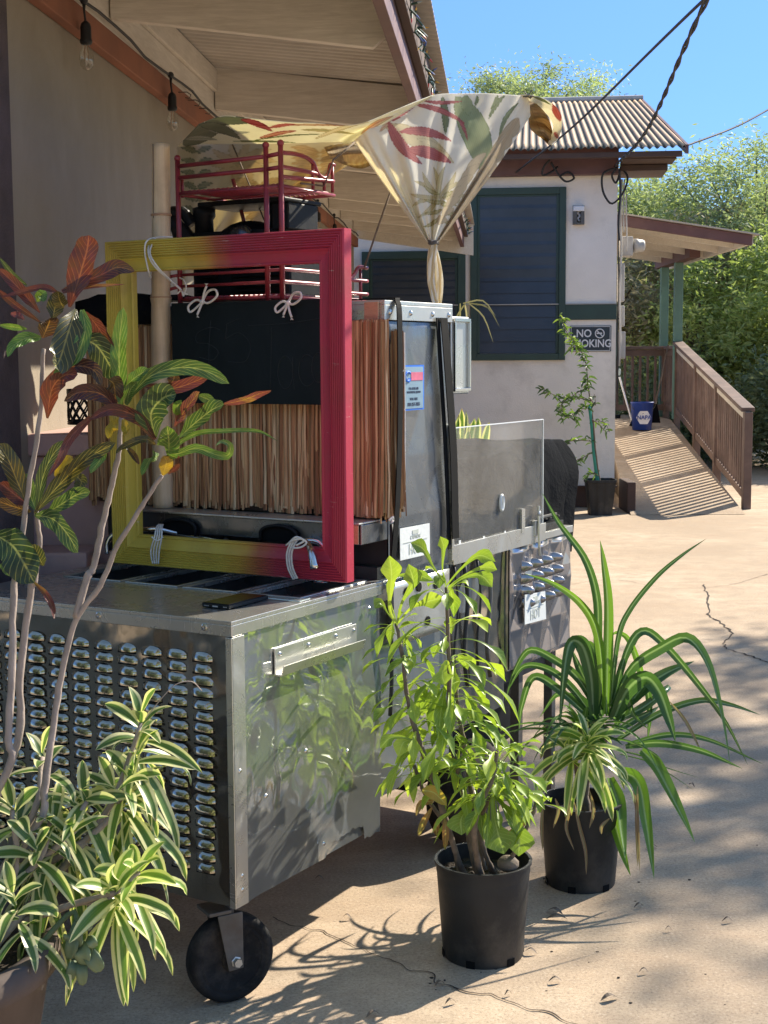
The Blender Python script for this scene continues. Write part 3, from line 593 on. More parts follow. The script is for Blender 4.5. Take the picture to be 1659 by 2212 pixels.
# wall lamp
c = onp(1250, 465, B0, BN)
wl = thing('wall_lamp', c, 'small box-shaped lamp with white top on the stucco wall right of the window', 'wall lamp')
m = MB(); m.box(c - BL * .06 - BN * .02 - UP * .10, BL * .125, BN * .02, UP * .2); m.build('backplate', greym, wl, bevel=.004)
m = MB(); m.box(c - BL * .055 - BN * .13 + UP * .03, BL * .115, BN * .11, UP * .055); m.build('hood', signw, wl, bevel=.01)
m = MB()
for a in (-.055, .048): m.box(c + BL * a - BN * .125 - UP * .10, BL * .012, BN * .10, UP * .128)
m.box(c - BL * .043 - BN * .125 - UP * .10, BL * .092, BN * .1, UP * .012); m.box(c - BL * .043 - BN * .125 - UP * .088, BL * .025, BN * .012, UP * .116); m.box(c + BL * .024 - BN * .125 - UP * .088, BL * .025, BN * .012, UP * .116); m.build('cage', greyst, wl)
m = MB(); m.tube([c - BN * .07 + UP * .03 + BL * .012 * math.sin(i * 1.3) - UP * (.012 * i) for i in range(9)], .012, 7); m.build('bulb', signw, wl, smooth_=True)
# no smoking sign
sg = thing('warning_sign', onp(1276, 731, B0, BN), 'dark no smoking sign with white letters below the green trim band', 'sign')
a, b = onp(1231, 704, B0, BN), onp(1320, 759, B0, BN); sw = (a - b).dot(BL); sh = a.z - b.z; cen = a.lerp(b, .5) - BN * .012; xr = -BL
m = MB(); m.box(cen - xr * sw / 2 - UP * sh / 2, xr * sw, BN * .008, UP * sh); m.build('plate', signb, sg, bevel=.003)
m = MB(); e = .012; q = cen - BN * .003
for (x0, x1, z0, z1) in ((-.5, .5, .455, .475), (-.5, .5, -.475, -.455)): m.box(q + xr * (x0 * sw * .95) + UP * z0 * sh, xr * sw * .95 * (x1 - x0), BN * .002, UP * sh * .02)
for x0 in (-.475, .465): m.box(q + xr * x0 * sw - UP * .45 * sh, xr * sw * .012, BN * .002, UP * sh * .9)
m.build('border', signw, sg)
text('lettering', 'NO', sh * .42, q - xr * sw * .16 + UP * sh * .19, xr, UP, signw, sg, sx=.9)
text('lettering', 'SMOKING', sh * .42, q - UP * sh * .20, xr, UP, signw, sg, sx=.86)
m = MB(); cc = q + xr * sw * .22 + UP * sh * .20; R0_ = sh * .17
m.tube([cc + xr * R0_ * math.cos(i * PI / 14) + UP * R0_ * math.sin(i * PI / 14) for i in range(29)], .006, 5, cap=False); m.tube([cc + xr * R0_ * .72 * -1 + UP * R0_ * .72, cc + xr * R0_ * .72 - UP * R0_ * .72], .006, 5)
m.box(cc - xr * R0_ * .7 - UP * .006, xr * R0_ * 1.25, BN * .002, UP * .014); m.build('symbol', signw, sg)
# service cables
def cable(name, pts, r_, label, n=40):
    m = MB(); m.tube(smooth(pts, n), r_, 6); return tag(m.build(name, cableb, base=pts[0], smooth_=True), label, 'cable')
A1 = ony(1522, -2, 7.0); E1 = Bp(-.18, 1.05, 3.50); cable('overhead_cable', [A1 + (A1 - E1) * .6, A1, A1.lerp(E1, .5) - UP * .05, E1], .009, 'straight overhead cable from the top edge to the eave left of the wall lamp')
A2 = ony(1528, -2, 7.05); E2 = Bp(-.18, .04, 3.54)
pa = smooth([A2 + (A2 - E2) * .6, A2, A2.lerp(E2, .45) - UP * .16, E2], 90); tw = [p + V((.008 * math.cos(i * .9), 0, .008 * math.sin(i * .9))) for i, p in enumerate(pa)]; tv = [p - V((.008 * math.cos(i * .9), 0, .008 * math.sin(i * .9))) for i, p in enumerate(pa)]
m = MB(); m.tube(tw, .0075, 6); m.tube(tv, .0075, 6); tag(m.build('overhead_cable', cableb, base=A2, smooth_=True), 'twisted overhead cable sagging to the corner of the rusty roof', 'cable')
A3 = ony(1700, 215, 16); E3 = Bp(-.5, -.62, 3.68); cable('overhead_cable', [A3 + (A3 - E3) * .5, A3, A3.lerp(E3, .5) - UP * .04, E3], .010, 'thin cable coming in from the right edge to the roof corner')
def loops(pl, label, r_=.011, Y=14.95):
    m = MB()
    for px in pl: m.tube(smooth([ony(x, y, Y + .02 * k) for k, (x, y) in enumerate(px)], 26), r_, 6)
    tag(m.build('cable_loop', cableb, base=ony(*pl[0][0], Y), smooth_=True), label, 'cable')
loops([[(1188, 345), (1175, 360), (1172, 378), (1190, 372), (1205, 360)], [(1190, 350), (1205, 375), (1222, 392), (1240, 385), (1228, 372), (1210, 380)]], 'black cable loops dangling under the eave beam left of the wall lamp')
loops([[(1335, 362), (1306, 372), (1300, 392), (1305, 420), (1322, 440), (1345, 418), (1356, 385), (1345, 365)], [(1330, 366), (1322, 380), (1330, 395), (1338, 380)], [(1338, 365), (1340, 420), (1336, 480), (1338, 520)]], 'black cable tangle hanging at the right corner of the house below the roof edge')
# bucket, broom, things on the landing
bk = thing('paint_bucket', V((3.37, 18.9, .66)), 'blue plastic bucket with a white hexagon badge standing at the top of the ramp', 'bucket')
bx, bz = 3.40, rz(18.9); bc = V((bx, 18.9, bz))
m = MB(); m.lathe(bc, [(.125, .0), (.148, .35), (.155, .352), (.155, .365), (.140, .366), (.118, .02)], 28); m.build('pail', bluep, bk, smooth_=True)
m = MB(); m.tube([bc + V((.155 * math.cos(a), .155 * math.sin(a) * .2 - .10, .33 - .10 * math.sin(a))) for a in np.linspace(0, PI, 12)], .004, 6); m.build('handle', greyst, bk)
m = MB(); hx = []
for r_ in (0, 1):
    for k in range(6): hx.append(bc + V((.098 * math.cos(k * PI / 3), -.146 - .006 * r_ + .02 * abs(math.cos(k * PI / 3)), .165 + .098 * math.sin(k * PI / 3))))
m.add(hx, [(5, 4, 3, 2, 1, 0), (6, 7, 8, 9, 10, 11)] + [(i, (i + 1) % 6, 6 + (i + 1) % 6, 6 + i) for i in range(6)]); m.build('badge', signw, bk)
text('lettering', 'NAPA', .075, bc + V((0, -.158, .165)), (1, 0, 0), UP, bluep, bk, sx=.95)
br = thing('mop', V((3.22, 18.95, .67)), 'white handled mop leaning beside the blue bucket', 'mop')
m = MB(); m.tube([V((3.30, 18.98, .70)), V((3.13, 19.1, 1.33))], .013, 8); m.build('handle', signw, br)
m = MB(); m.lathe(V((3.125, 19.1, 1.35)), [(.014, 0), (.024, .02), (.024, .07), (.012, .09)], 10); m.build('grip', clrtip, br)
m = MB()
for i in range(22): m.tube([V((3.30, 18.98, .80)), V((3.30 + ur(-.05, .05), 18.95 + ur(-.05, .05), .69))], [.008, .012], 5)
m.build('mop_head', strapm, br)
bs = thing('broom', V((3.75, 19.4, .74)), 'dark broom leaning in the corner of the landing behind the bucket', 'broom')
m = MB(); m.tube([V((3.62, 19.15, .95)), V((3.86, 19.55, 1.75))], .011, 7); m.build('handle', barkb, bs)
m = MB(); m.hexa([V((3.56, 19.08, .72)), V((3.68, 19.08, .72)), V((3.68, 19.14, .72)), V((3.56, 19.14, .72)), V((3.60, 19.11, .97)), V((3.64, 19.11, .97)), V((3.64, 19.15, .97)), V((3.60, 19.15, .97))]); m.build('bristles', strapm, bs)
bn = thing('thin_pole', V((3.28, 20.4, .74)), 'dark upright pole standing at the back railing of the landing', 'pole')
m = MB(); m.tube([V((3.27, 20.4, .74)), V((3.29, 20.42, 2.05))], .022, 8); m.build('shaft', green_trim, bn)
m = MB(); m.lathe(V((3.29, 20.42, 2.05)), [(.024, 0), (.03, .01), (.02, .03)], 8); m.build('cap', green_trim, bn)
ow = thing('garden_blower', V((2.98, 20.2, .74)), 'orange garden machine lying on the landing beside the house wall', 'garden tool')
m = MB(); m.sphere(V((2.98, 20.2, .90)), .12, .1, .09, 14); m.sphere(V((3.06, 20.1, .84)), .09, .08, .06, 12); m.build('housing', orangep, ow, smooth_=True)
m = MB(); m.tube([V((2.98, 20.2, .86)), V((2.9, 20.1, 1.0)), V((2.97, 20.1, 1.08)), V((3.05, 20.12, .98))], .018, 8); m.tube([V((2.95, 20.1, .77)), V((3.3, 20.0, .77))], .025, 8); m.build('grip', blackp, ow, smooth_=True)

# ================================================================ FOOD CART
fc = thing('food_cart', K(.3, .4, 0), 'stainless steel food cart with louvred front, worktop wells and a tall thatched cabinet on casters', 'food cart')
def quilted(m, o, a, b, na, nb, cell, dep, amp=.0):
    vs = []; uv = []; o = V(o); n = V(a).cross(V(b)).normalized()
    for j in range(nb + 1):
        for i in range(na + 1):
            p = o + a * (i / na) + b * (j / nb); x, y = a.length * i / na / cell, b.length * j / nb / cell * .62; h = min(abs((x + y) % 1 - .5), abs((x - y) % 1 - .5)) * 2
            ed_ = min(i, j, na - i, nb - j) / 3; vs.append(p + n * (min(1, ed_) * dep * h + amp * noise.noise(p * 4))); uv.append((a.length * i / na, b.length * j / nb))
    c = na + 1
    m.add(vs, [(j * c + i, j * c + i + 1, (j + 1) * c + i + 1, (j + 1) * c + i) for j in range(nb) for i in range(na)], uv); return m
def sheet(m, o, a, b, na=40, nb=40, amp=.0): # flat sheet with UV (u along a, v along b in metres)
    vs = []; uv = []; o = V(o); n = V(a).cross(V(b)).normalized()
    for j in range(nb + 1):
        for i in range(na + 1):
            p = o + a * (i / na) + b * (j / nb); vs.append(p + n * (amp * noise.noise(p * 4))); uv.append((a.length * i / na, b.length * j / nb))
    c = na + 1
    m.add(vs, [(j * c + i, j * c + i + 1, (j + 1) * c + i + 1, (j + 1) * c + i) for j in range(nb) for i in range(na)], uv); return m
# front body
m = MB(); m.kbox(.004, .686, .004, .90, .285, .946); m.build('body', st_side, fc)
m = MB(); sheet(m, K(-.001, .905, .285), -CL * .905, UP * .663, 60, 40, .010)
for ci in range(11):
    for ri in range(19):
        l0, z0 = .083 + .0775 * ci + ur(-.0015, .0015), .892 - .0290 * ri; rows = []; jw, jh = ur(.90, 1.12), ur(.75, 1.25)
        if l0 > .88: continue
        for j in range(6):
            v = j / 5; row = []
            for i in range(9):
                u = i / 8; e = max(0, math.sin(PI * u)) ** .55; q = .0095 * jh * e * math.cos(v * PI / 2) ** .8
                row.append(K(-.0035 - q, l0 + .060 * jw * (.5 - u), z0 - .010 + .021 * v * (.55 + .45 * e)))
            rows.append(row)
        m.grid(rows)
lp = m.build('louvre_panel', st_mirror, fc, smooth_=True)
m = MB()
for ci in range(11):
    for ri in range(19):
        l0, z0 = .083 + .0775 * ci, .892 - .0290 * ri
        if l0 < .88: m.kbox(-.0062, -.0036, l0 - .027, l0 + .027, z0 - .0150, z0 - .0098)
m.build('louvre_slot', strapm, lp)
# side sheet with its torn lower edge
m = MB(); vs = []; uv = []; n = 80
low = lambda t: .283 + (0 if t < .40 else .035 * min(1, (t - .40) / .04) + .012 * noise.noise(V((t * 40, 0, 0)))) - (.045 if t > .60 else 0)
for j in range(21):
    for i in range(n + 1):
        t = .045 + .645 * i / n; z = low(t) + (.947 - low(t)) * j / 20; p = K(t, -.003, z); p -= CL * (.004 * noise.noise(V((t * 5, z * 5, 2))) + .002 * noise.noise(V((t * 14, z * 12, 5)))); vs.append(p); uv.append((t, z))
m.add(vs, [(j * (n + 1) + i, j * (n + 1) + i + 1, (j + 1) * (n + 1) + i + 1, (j + 1) * (n + 1) + i) for j in range(20) for i in range(n)], uv); m.build('side_panel', st_side, fc, smooth_=True)
m = MB(); m.kbox(-.010, .040, -.012, -.006, .285, .946); m.kbox(-.012, -.006, -.012, .006, .285, .946); m.build('corner_trim', st_brush, fc, bevel=.001)
for (t, z) in ((.014, .62), (.016, .36), (.016, .325), (.12, .53), (.62, .92), (.38, .33), (.30, .60), (.5, .55)): MB().lathe(K(t, -.010, z), [(.006, 0), (.006, .002), (.003, .0045)], 10, ax=-CL).build('screw', chrome, fc)
for l in (.07, .40, .75): MB().lathe(K(-.0075, l, .965), [(.0085, 0), (.0085, .0025), (.006, .0032), (.004, .0032), (.0035, .001)], 14, ax=-CS).build('screw', chrome, fc)
# worktop with wells
m = MB(); wl_ = [(.03, .20), (.23, .40), (.43, .60), (.63, .83)]; T0, T1 = .34, .66
m.kbox(-.008, T0, -.010, .91, .975, .985); m.kbox(T1, .70, -.010, .91, .975, .985)
ed = [-.010] + [q for p in wl_ for q in p] + [.91]
for i in range(0, len(ed), 2): m.kbox(T0, T1, ed[i], ed[i + 1], .975, .985)
m.kbox(-.008, -.004, -.010, .91, .948, .975); m.kbox(-.004, .70, -.010, -.006, .948, .975); m.kbox(-.004, .70, .906, .91, .948, .975); m.build('worktop', st_top, fc, bevel=.0012)
for a, b in wl_:
    m = MB(); m.kbox(T0 - .006, T0 + .004, a - .006, b + .006, .9855, .9885); m.kbox(T1 - .004, T1 + .006, a - .006, b + .006, .9855, .9885); m.kbox(T0 + .004, T1 - .004, a - .006, a + .004, .9855, .9885); m.kbox(T0 + .004, T1 - .004, b - .004, b + .006, .9855, .9885); pn = m.build('pan', st_brush, fc, bevel=.001)
    m = MB(); m.kbox(T0 + .001, T1 - .001, a + .001, b - .001, .86, .865); m.kbox(T0 + .001, T0 + .003, a + .001, b - .001, .866, .974); m.kbox(T1 - .003, T1 - .001, a + .001, b - .001, .866, .974)
    m.kbox(T0 + .003, T1 - .003, a + .001, a + .003, .866, .974); m.kbox(T0 + .003, T1 - .003, b - .003, b - .001, .866, .974); m.build('well', darkst, pn)
# side shelf bracket
m = MB(); m.kbox(.170, .555, -.010, -.006, .822, .888); m.kbox(.170, .560, -.026, -.010, .820, .824); m.hexa([K(.170, -.029, .821), K(.56, -.029, .821), K(.56, -.026, .821), K(.17, -.026, .821), K(.172, -.036, .847), K(.56, -.036, .847), K(.56, -.033, .847), K(.172, -.033, .847)])
sb = m.build('side_bracket', st_brush, fc, bevel=.0008)
for t in (.19, .32, .45, .54): MB().lathe(K(t, -.010, .872), [(.006, 0), (.005, .003), (.002, .0045)], 10, ax=-CL).build('rivet', chrome, sb)
# rear lower body
m = MB(); m.kbox(.690, 1.13, .012, .90, .366, .984); m.build('body', st_side, fc)
m = MB(); sheet(m, K(.692, .008, .366), CS * .42, UP * .43, 20, 20, .006); m.build('lower_panel', st_side, fc, smooth_=True)
m = MB(); sheet(m, K(.735, -.012, .79), CS * .35, UP * .18, 10, 10, .003); sp_ = m.build('perforated_panel', st_brush, fc, smooth_=True, solid=.003)
for x, y in ((905, 1268), (942, 1262), (924, 1341), (878, 1279)): MB().lathe(Kl(x, y, -.014), [(.014, 0), (.014, .002)], 18, ax=-CL).build('hole', strapm, sp_)
# tall cabinet
m = MB(); m.kbox(.745, 1.10, .004, 1.03, 1.0, 1.70); m.kbox(.70, .745, .01, .88, .986, 1.02); m.build('cabinet', darkst, fc)
m = MB(); quilted(m, K(.742, -.002, .985), CS * .363, UP * .715, 80, 150, .21, .0035, .004); m.build('cabinet_side', st_quilt, fc, smooth_=True)
m = MB(); m.kbox(.715, 1.115, -.010, 1.04, 1.745, 1.757); m.kbox(.715, .719, -.010, 1.04, 1.703, 1.745); m.kbox(.719, 1.115, -.010, -.006, 1.703, 1.745); m.kbox(1.111, 1.115, -.006, 1.04, 1.703, 1.745); m.kbox(.719, 1.111, 1.036, 1.04, 1.703, 1.745); cp = m.build('cabinet_cap', st_brush, fc, bevel=.0015)
MB().kbox(.706, .7145, .006, .050, 1.690, 1.752).build('wood_block', woodblk, cp, bevel=.001); MB().kbox(.590, .594, .004, .030, 1.098, 1.150).build('wood_block', woodblk, fc, bevel=.001)
for t in (.745, .86, .99, 1.09): MB().lathe(K(t, -.010, 1.725), [(.0085, 0), (.007, .003), (.003, .0055)], 12, ax=-CL).build('screw', chrome, cp)
m = MB(); m.kbox(.60, .745, .0, .83, 1.095, 1.150); dr = m.build('drawer', st_drawer, fc, bevel=.002)
m = MB(); m.kbox(.588, .7, .0, .84, 1.151, 1.156); m.build('drawer_lip', st_brush, dr, bevel=.001)
for lc in (.615, .263):
    m = MB(); pr_ = [(.068 * math.cos(a) * (1 if True else 0), max(-.022, .026 * math.sin(a) ** 1 if math.sin(a) > 0 else -.022)) for a in np.linspace(-.25, PI + .25, 24)]
    vs = [K(.5955, lc + x, 1.112 + z) for x, z in pr_]; vs2 = [K(.5925, lc + x, 1.112 + z) for x, z in pr_]; n = len(vs)
    m.add(vs + vs2, [tuple(range(n, 2 * n)), tuple(range(n))[::-1]] + [(i, (i + 1) % n, n + (i + 1) % n, n + i) for i in range(n)]); hb = m.build('handle_recess', strapm, dr)
    m = MB(); m.tube([K(.586, lc + x * .9, 1.112 + z * .92) for x, z in pr_], .005, 6); m.build('handle_grip', blackp, hb, smooth_=True)
# thatch
def reeds(m, n, posf, z0, z1, wf, out, jz=.02):
    for i in range(n):
        q = rnd(); p = posf(q); a = ur(0, 1) ** 1.0; zt = z1 + ur(-.004, .006); zb = z0 + ur(-jz, jz) - (.02 if rnd() < .05 else 0); ww = wf * ur(.6, 1.5); off = ur(0, .018)
        bend = ur(-.003, .003); lean = ur(-.004, .004); pts = [p + out * (off) + UP * (zb + (zt - zb) * k / 5) for k in range(6)]
        sd = out.cross(UP).normalized(); pts = [pp + sd * (bend * math.sin(PI * k / 5) + lean * (1 - k / 5)) + out * (.010 * (1 - k / 5) * rnd()) for k, pp in enumerate(pts)]
        vs = []
        for pp in pts: vs += [pp - sd * ww / 2, pp + out * .0025, pp + sd * ww / 2]
        m.add(vs, [(3 * k + j, 3 * k + j + 1, 3 * k + j + 4, 3 * k + j + 3) for k in range(5) for j in (0, 1)], None, a)
m = MB(); reeds(m, 640, lambda q: K(.712, -.005 + 1.05 * q, 0), 1.172, 1.698, .0088, -CS, .014); reeds(m, 70, lambda q: K(.704, -.012 + .09 * q, 0), 1.165, 1.70, .0080, -CS, .006)
th_ = m.build('thatch_skirt', thatchm.m, fc)
m = MB(); m.kbox(.722, .7425, -.004, 1.035, 1.158, 1.70); m.build('thatch_backing', brown_skirt, fc)
m = MB(); reeds(m, 26, lambda q: K(.700 + .016 * q, -.006, 0), 1.165, 1.70, .006, -CL, .01); reeds(m, 34, lambda q: K(.752 + .052 * q, -.004, 0), 1.168, 1.675, .0055, -CL, .02); m.build('thatch_side', thatchm.m, fc)
m = MB(); 
for z in (1.22, 1.33, 1.45, 1.56):
    m.tube([K(.812, -.012, z + .004 * k) for k in (0, 1)], .003, 5)
    m.tube([K(.81, -.016, z), K(.80, -.024, z + .008), K(.79, -.018, z - .003)], .0018, 5)
m.tube([K(.812, -.014, 1.19), K(.810, -.016, 1.4), K(.814, -.014, 1.67)], .004, 6); m.tube([K(.70, -.03, 1.155), K(.712, -.034, 1.163), K(.72, -.03, 1.153), K(.705, -.036, 1.150), K(.715, -.03, 1.16)], .004, 6)
m.build('thatch_tie', ropem, fc)
# black straps
def ribbon(m, pts, wdir, wd, th=.003):
    P = smooth(pts, 24); rows = []
    for p in P: rows.append([p - V(wdir) * wd / 2, p + V(wdir) * wd / 2])
    return m.grid(rows)
m = MB(); ribbon(m, [K(.80, .25, 1.762), K(.79, .02, 1.764), K(.775, -.016, 1.755), K(.762, -.030, 1.69), K(.752, -.036, 1.45), K(.735, -.036, 1.2), K(.722, -.024, 1.0)], CS, .026); m.build('strap', strapm, fc, solid=.003)
m = MB(); ribbon(m, [K(1.04, -.02, 1.715), K(1.045, -.028, 1.60), K(1.08, -.030, 1.33), K(1.098, -.028, 1.06)], CS, .042); ribbon(m, [K(1.01, -.016, 1.715), K(1.02, -.018, 1.60), K(1.05, -.02, 1.33), K(1.075, -.02, 1.03)], CS, .020); m.build('strap', strapm, fc, solid=.003)
m = MB(); m.tube([K(.722, -.024, 1.01), K(.726, -.03, .97), K(.715, -.028, .955), K(.712, -.022, .98), K(.722, -.026, 1.0)], .0035, 6); m.build('strap_hook', chrome, fc, smooth_=True)
m = MB(); m.tube(smooth([K(.718, -.02, .97), K(.72, -.022, .85), K(.725, -.02, .7), K(.715, -.02, .6)], 10), .006, 6); m.tube(smooth([K(.735, -.016, 1.14), K(.728, -.02, 1.02), K(.73, -.02, .9)], 10), .005, 6); m.build('hanging_cable', cableb, fc, smooth_=True)
# cabinet side box at the rear
m = MB(); m.kbox(1.118, 1.235, -.004, .10, 1.49, 1.722); qb = m.build('side_box', st_brush, fc, bevel=.004)
m = MB()
for a in ((1.126, 1.229, 1.706, 1.716), (1.126, 1.229, 1.498, 1.508)): m.kbox(a[0], a[1], -.014, -.005, a[2], a[3])
m.kbox(1.126, 1.134, -.014, -.005, 1.508, 1.706); m.kbox(1.221, 1.229, -.014, -.005, 1.508, 1.706); m.build('door_frame', chrome, qb, bevel=.001)
# labels
def onside(x, y, l=-.006): return Kl(x, y, l)
def plate(name, c4, m_, parent, out, th=.0015):
    c4 = [V(c) for c in c4]; m = MB(); m.hexa(c4 + [c + V(out) * th for c in c4]); return m.build(name, m_, parent)
a = (onside(868, 888, -.010), onside(915, 884, -.010), onside(915, 788, -.010), onside(868, 789, -.010))
lb = plate('service_label', a, labelblue, fc, -CL)
ctr = sum(a, V((0, 0, 0))) / 4; ww = (a[1] - a[0]).length; hh = (a[3] - a[0]).length
def at_l(u, v, o=.002): return ctr + CS * ww * u + UP * hh * v - CL * o
def lrect(m, u0, u1, v0, v1, o=.0018): return m.box(at_l(u0, v0, o), CS * ww * (u1 - u0), -CL * .0008, UP * hh * (v1 - v0))
m = MB(); lrect(m, -.44, .44, -.46, .46); m.build('label_field', labelpale, lb)
m = MB(); lrect(m, -.12, .42, .16, .34, .003); m.build('label_band', labelred, lb)
m = MB(); arc = [at_l(-.27 + .13 * math.cos(g), .25 + .085 * 1.5 * math.sin(g) * .8, .0035) for g in np.linspace(.7, 5.6, 14)]; m.tube(arc, .0035, 6)
m.add([at_l(-.13, .20, .004), at_l(-.22, .10, .004), at_l(-.28, .22, .004)], [(0, 1, 2)]); m.build('label_arrow', labelblue, lb)
text('lettering', 'P.O. BOX 605', hh * .075, at_l(0, -.02, .003), CS, UP, inkm, lb, .0004); text('lettering', 'WOODBRIDGE, NJ 08830', hh * .062, at_l(0, -.10, .003), CS, UP, inkm, lb, .0004, sx=.9)
text('lettering', 'TOLL FREE', hh * .075, at_l(0, -.25, .003), CS, UP, inkm, lb, .0004); text('lettering', '800-257-7855', hh * .105, at_l(0, -.37, .003), CS, UP, inkm, lb, .0004, sx=.95)
def hot(c4):
    lb = plate('hot_label', c4, yellowst, fc, -CL); c4 = [V(c) for c in c4]; ctr = sum(c4, V((0, 0, 0))) / 4; ww = (c4[1] - c4[0]).length; hh = (c4[3] - c4[0]).length
    text('lettering', 'HOT', hh * .46, ctr - UP * hh * .22 - CL * .0022, CS, UP, hotletter, lb, .0004, sx=.85)
    text('lettering', 'CAUTION', hh * .15, ctr + UP * hh * .16 - CL * .0022, CS, UP, hotletter, lb, .0004, sx=.95)
    m = MB(); q = ctr + UP * hh * .02 - CL * .0022 - CS * ww * .40; m.box(q, CS * ww * .8, -CL * .0005, UP * hh * .02)
    m.box(ctr + UP * hh * .25 - CS * ww * .10 - CL * .0022, CS * ww * .2, -CL * .0005, UP * hh * .13); m.build('label_mark', hotletter, lb)
hot((onside(864, 1211, -.012), onside(928, 1196, -.012), onside(927, 1130, -.012), onside(863, 1142, -.012)))
# rear counter, grill bay, glass
m = MB(); m.kbox(1.13, 1.535, .02, .90, .45, .975); m.build('body', st_side, fc)
m = MB(); sheet(m, K(1.135, .014, .45), CS * .395, UP * .525, 12, 20, .012); m.build('plain_panel', st_mirror, fc, smooth_=True)
m = MB(); m.kbox(1.537, 2.04, .006, .90, .565, .975); m.build('body', st_side, fc)
m = MB(); quilted(m, K(1.537, 0, .567), CS * .505, UP * .405, 110, 90, .16, .011, .002)
for ci in range(4):
    for ri in range(4):
        c = K(1.625 + .085 * ci + .008 * ri, -.004, .905 - .042 * ri); m.sphere(c, .037, .010, .0185, 14)
m.build('quilted_panel', st_quilt2, fc, smooth_=True)
hot((onside(1133, 1349, -.021), onside(1179, 1337, -.021), onside(1177, 1277, -.021), onside(1133, 1285, -.021)))
m = MB(); m.kbox(1.117, 2.05, -.006, .91, .976, 1.0); m.kbox(1.117, 1.80, -.012, -.007, .975, 1.035); m.kbox(1.104, 1.117, -.014, .004, .99, 1.40); m.build('rear_worktop', st_brush, fc, bevel=.001)
for k, t in enumerate((1.135, 1.20, 1.29, 1.36)):
    m = MB(); m.tube(smooth([K(t, -.004, .97), K(t + .01, -.012, .85), K(t - .012, -.01, .7), K(t + .02, -.006, .58)], 12), .007 if k % 2 else .004, 6); m.build('hanging_cable', cableb if k != 3 else greyst, fc, smooth_=True)
m = MB(); m.kbox(1.125, 1.785, -.0060, -.0015, 1.002, 1.387); gg = m.build('sneeze_guard', acrylic, fc, bevel=.001)
m = MB(); m.kbox(1.125, 1.787, -.0065, -.001, 1.3875, 1.3905); m.kbox(1.7855, 1.7885, -.0065, -.001, 1.002, 1.3875); m.build('guard_edge', yellowst, gg)
m = MB(); rg = [K(1.455 + .011 * math.cos(i * PI / 8), -.010, 1.135 + .024 * math.sin(i * PI / 8)) for i in range(17)]; m.tube(rg, .005, 6, cap=False); m.build('grommet', yellowst, gg)
m = MB(); m.kbox(1.60, 1.625, -.014, -.0062, 1.02, 1.10); m.kbox(1.70, 1.73, -.016, -.0062, 1.0, 1.05); m.tube([K(1.72, -.02, 1.10), K(1.722, -.022, .96), K(1.73, -.022, .93)], .005, 6); m.lathe(K(1.722, -.018, 1.075), [(.010, 0), (.010, .006), (.004, .009)], 10, ax=-CL); m.build('guard_clip', st_brush, gg)
m = MB(); m.kbox(1.16, 1.172, -.008, -.0062, 1.0, 1.045, 0); m.kbox(1.325, 1.335, -.008, -.0062, .985, 1.04); m.kbox(1.48, 1.49, -.008, -.0062, .99, 1.04); m.build('tape_strip', yellowst, gg)
# casters, tyres, legs
def caster(p, axdir, r_, wd):
    ax = V(axdir).normalized(); c = V((p.x, p.y, r_)); cr = UP.cross(ax)
    m = MB(); m.tube([c + UP * .02 + cr * .0 , c + UP * (.30 - r_)], .013, 10); m.beam(c + UP * (.287 - r_) - cr * .045, c + UP * (.287 - r_) + cr * .045, .08, .008)
    for s in (-1, 1):
        o = ax * s * (wd / 2 + .010); hub = c; top = c + UP * (r_ + .012) - cr * .04
        vs = []; 
        for dd in (0, .004 * s): vs += [hub + o + ax * dd - cr * .02 - UP * .022, hub + o + ax * dd + cr * .02 - UP * .02, top + o + ax * dd + cr * .06, top + o + ax * dd - cr * .008]
        m.hexa(vs)
    m.beam(c + UP * (r_ + .018) - cr * .04 - ax * (wd / 2 + .014), c + UP * (r_ + .018) - cr * .04 + ax * (wd / 2 + .014), .06, .01); ct = m.build('caster', greyst, fc, bevel=.002)
    m = MB(); h = wd / 2; m.lathe(c - ax * h, [(r_ * .76, wd * .1), (r_ * .80, 0), (r_ * .92, 0), (r_ * .985, wd * .16), (r_, wd * .3), (r_, wd * .7), (r_ * .985, wd * .84), (r_ * .92, wd), (r_ * .80, wd), (r_ * .76, wd * .9)], 48, ax=ax); m.build('tyre', rubber, ct, smooth_=True)
    m = MB(); m.lathe(c - ax * h * .95, [(r_ * .2, -.004), (r_ * .26, -.004), (r_ * .31, wd * .22), (r_ * .66, wd * .26), (r_ * .70, wd * .06), (r_ * .77, wd * .06), (r_ * .77, wd * .9), (r_ * .70, wd * .9), (r_ * .66, wd * .7), (r_ * .31, wd * .74), (r_ * .26, wd)], 40, ax=ax); m.build('rim', rubber, ct)
    m = MB(); m.lathe(c - ax * (h + .03), [(.006, 0), (.011, .004), (.011, .014), (.014, .015), (.014, wd + .045), (.011, wd + .046), (.011, wd + .058)], 6, ax=ax)
    m.build('axle_bolt', st_brush, ct)
caster(K(.085, .082, 0), (.50, -.86, 0), .113, .052); caster(K(.10, .80, 0), (-.5, -.86, 0), .105, .046); caster(K(.60, .82, 0), (.86, -.5, 0), .105, .046)
m = MB(); c = K(1.42, .05, .175); prf = [(.10, 0), (.15, .0), (.172, .02), (.175, .05), (.175, .08), (.172, .11), (.15, .13), (.10, .13)]
m.lathe(c + CL * -.01, prf, 48, ax=CL); tr_ = m.build('tyre', rubber, fc, smooth_=True)
m = MB(); m.lathe(c + CL * .0, [(.03, 0), (.10, .02), (.102, .11), (.03, .1)], 32, ax=CL); m.build('rim', greyst, tr_, smooth_=True)
for t, l in ((1.70, .05), (1.98, .05), (1.98, .85), (1.2, .85)): MB().kbox(t - .016, t + .016, l - .016, l + .016, .0, .57).build('leg', greyst, fc)
MB().kbox(1.14, 1.93, .16, .80, .24, .449).build('dark_underside_fill', blackp, fc)  # added dark mass, stands for the shade under the rear cart
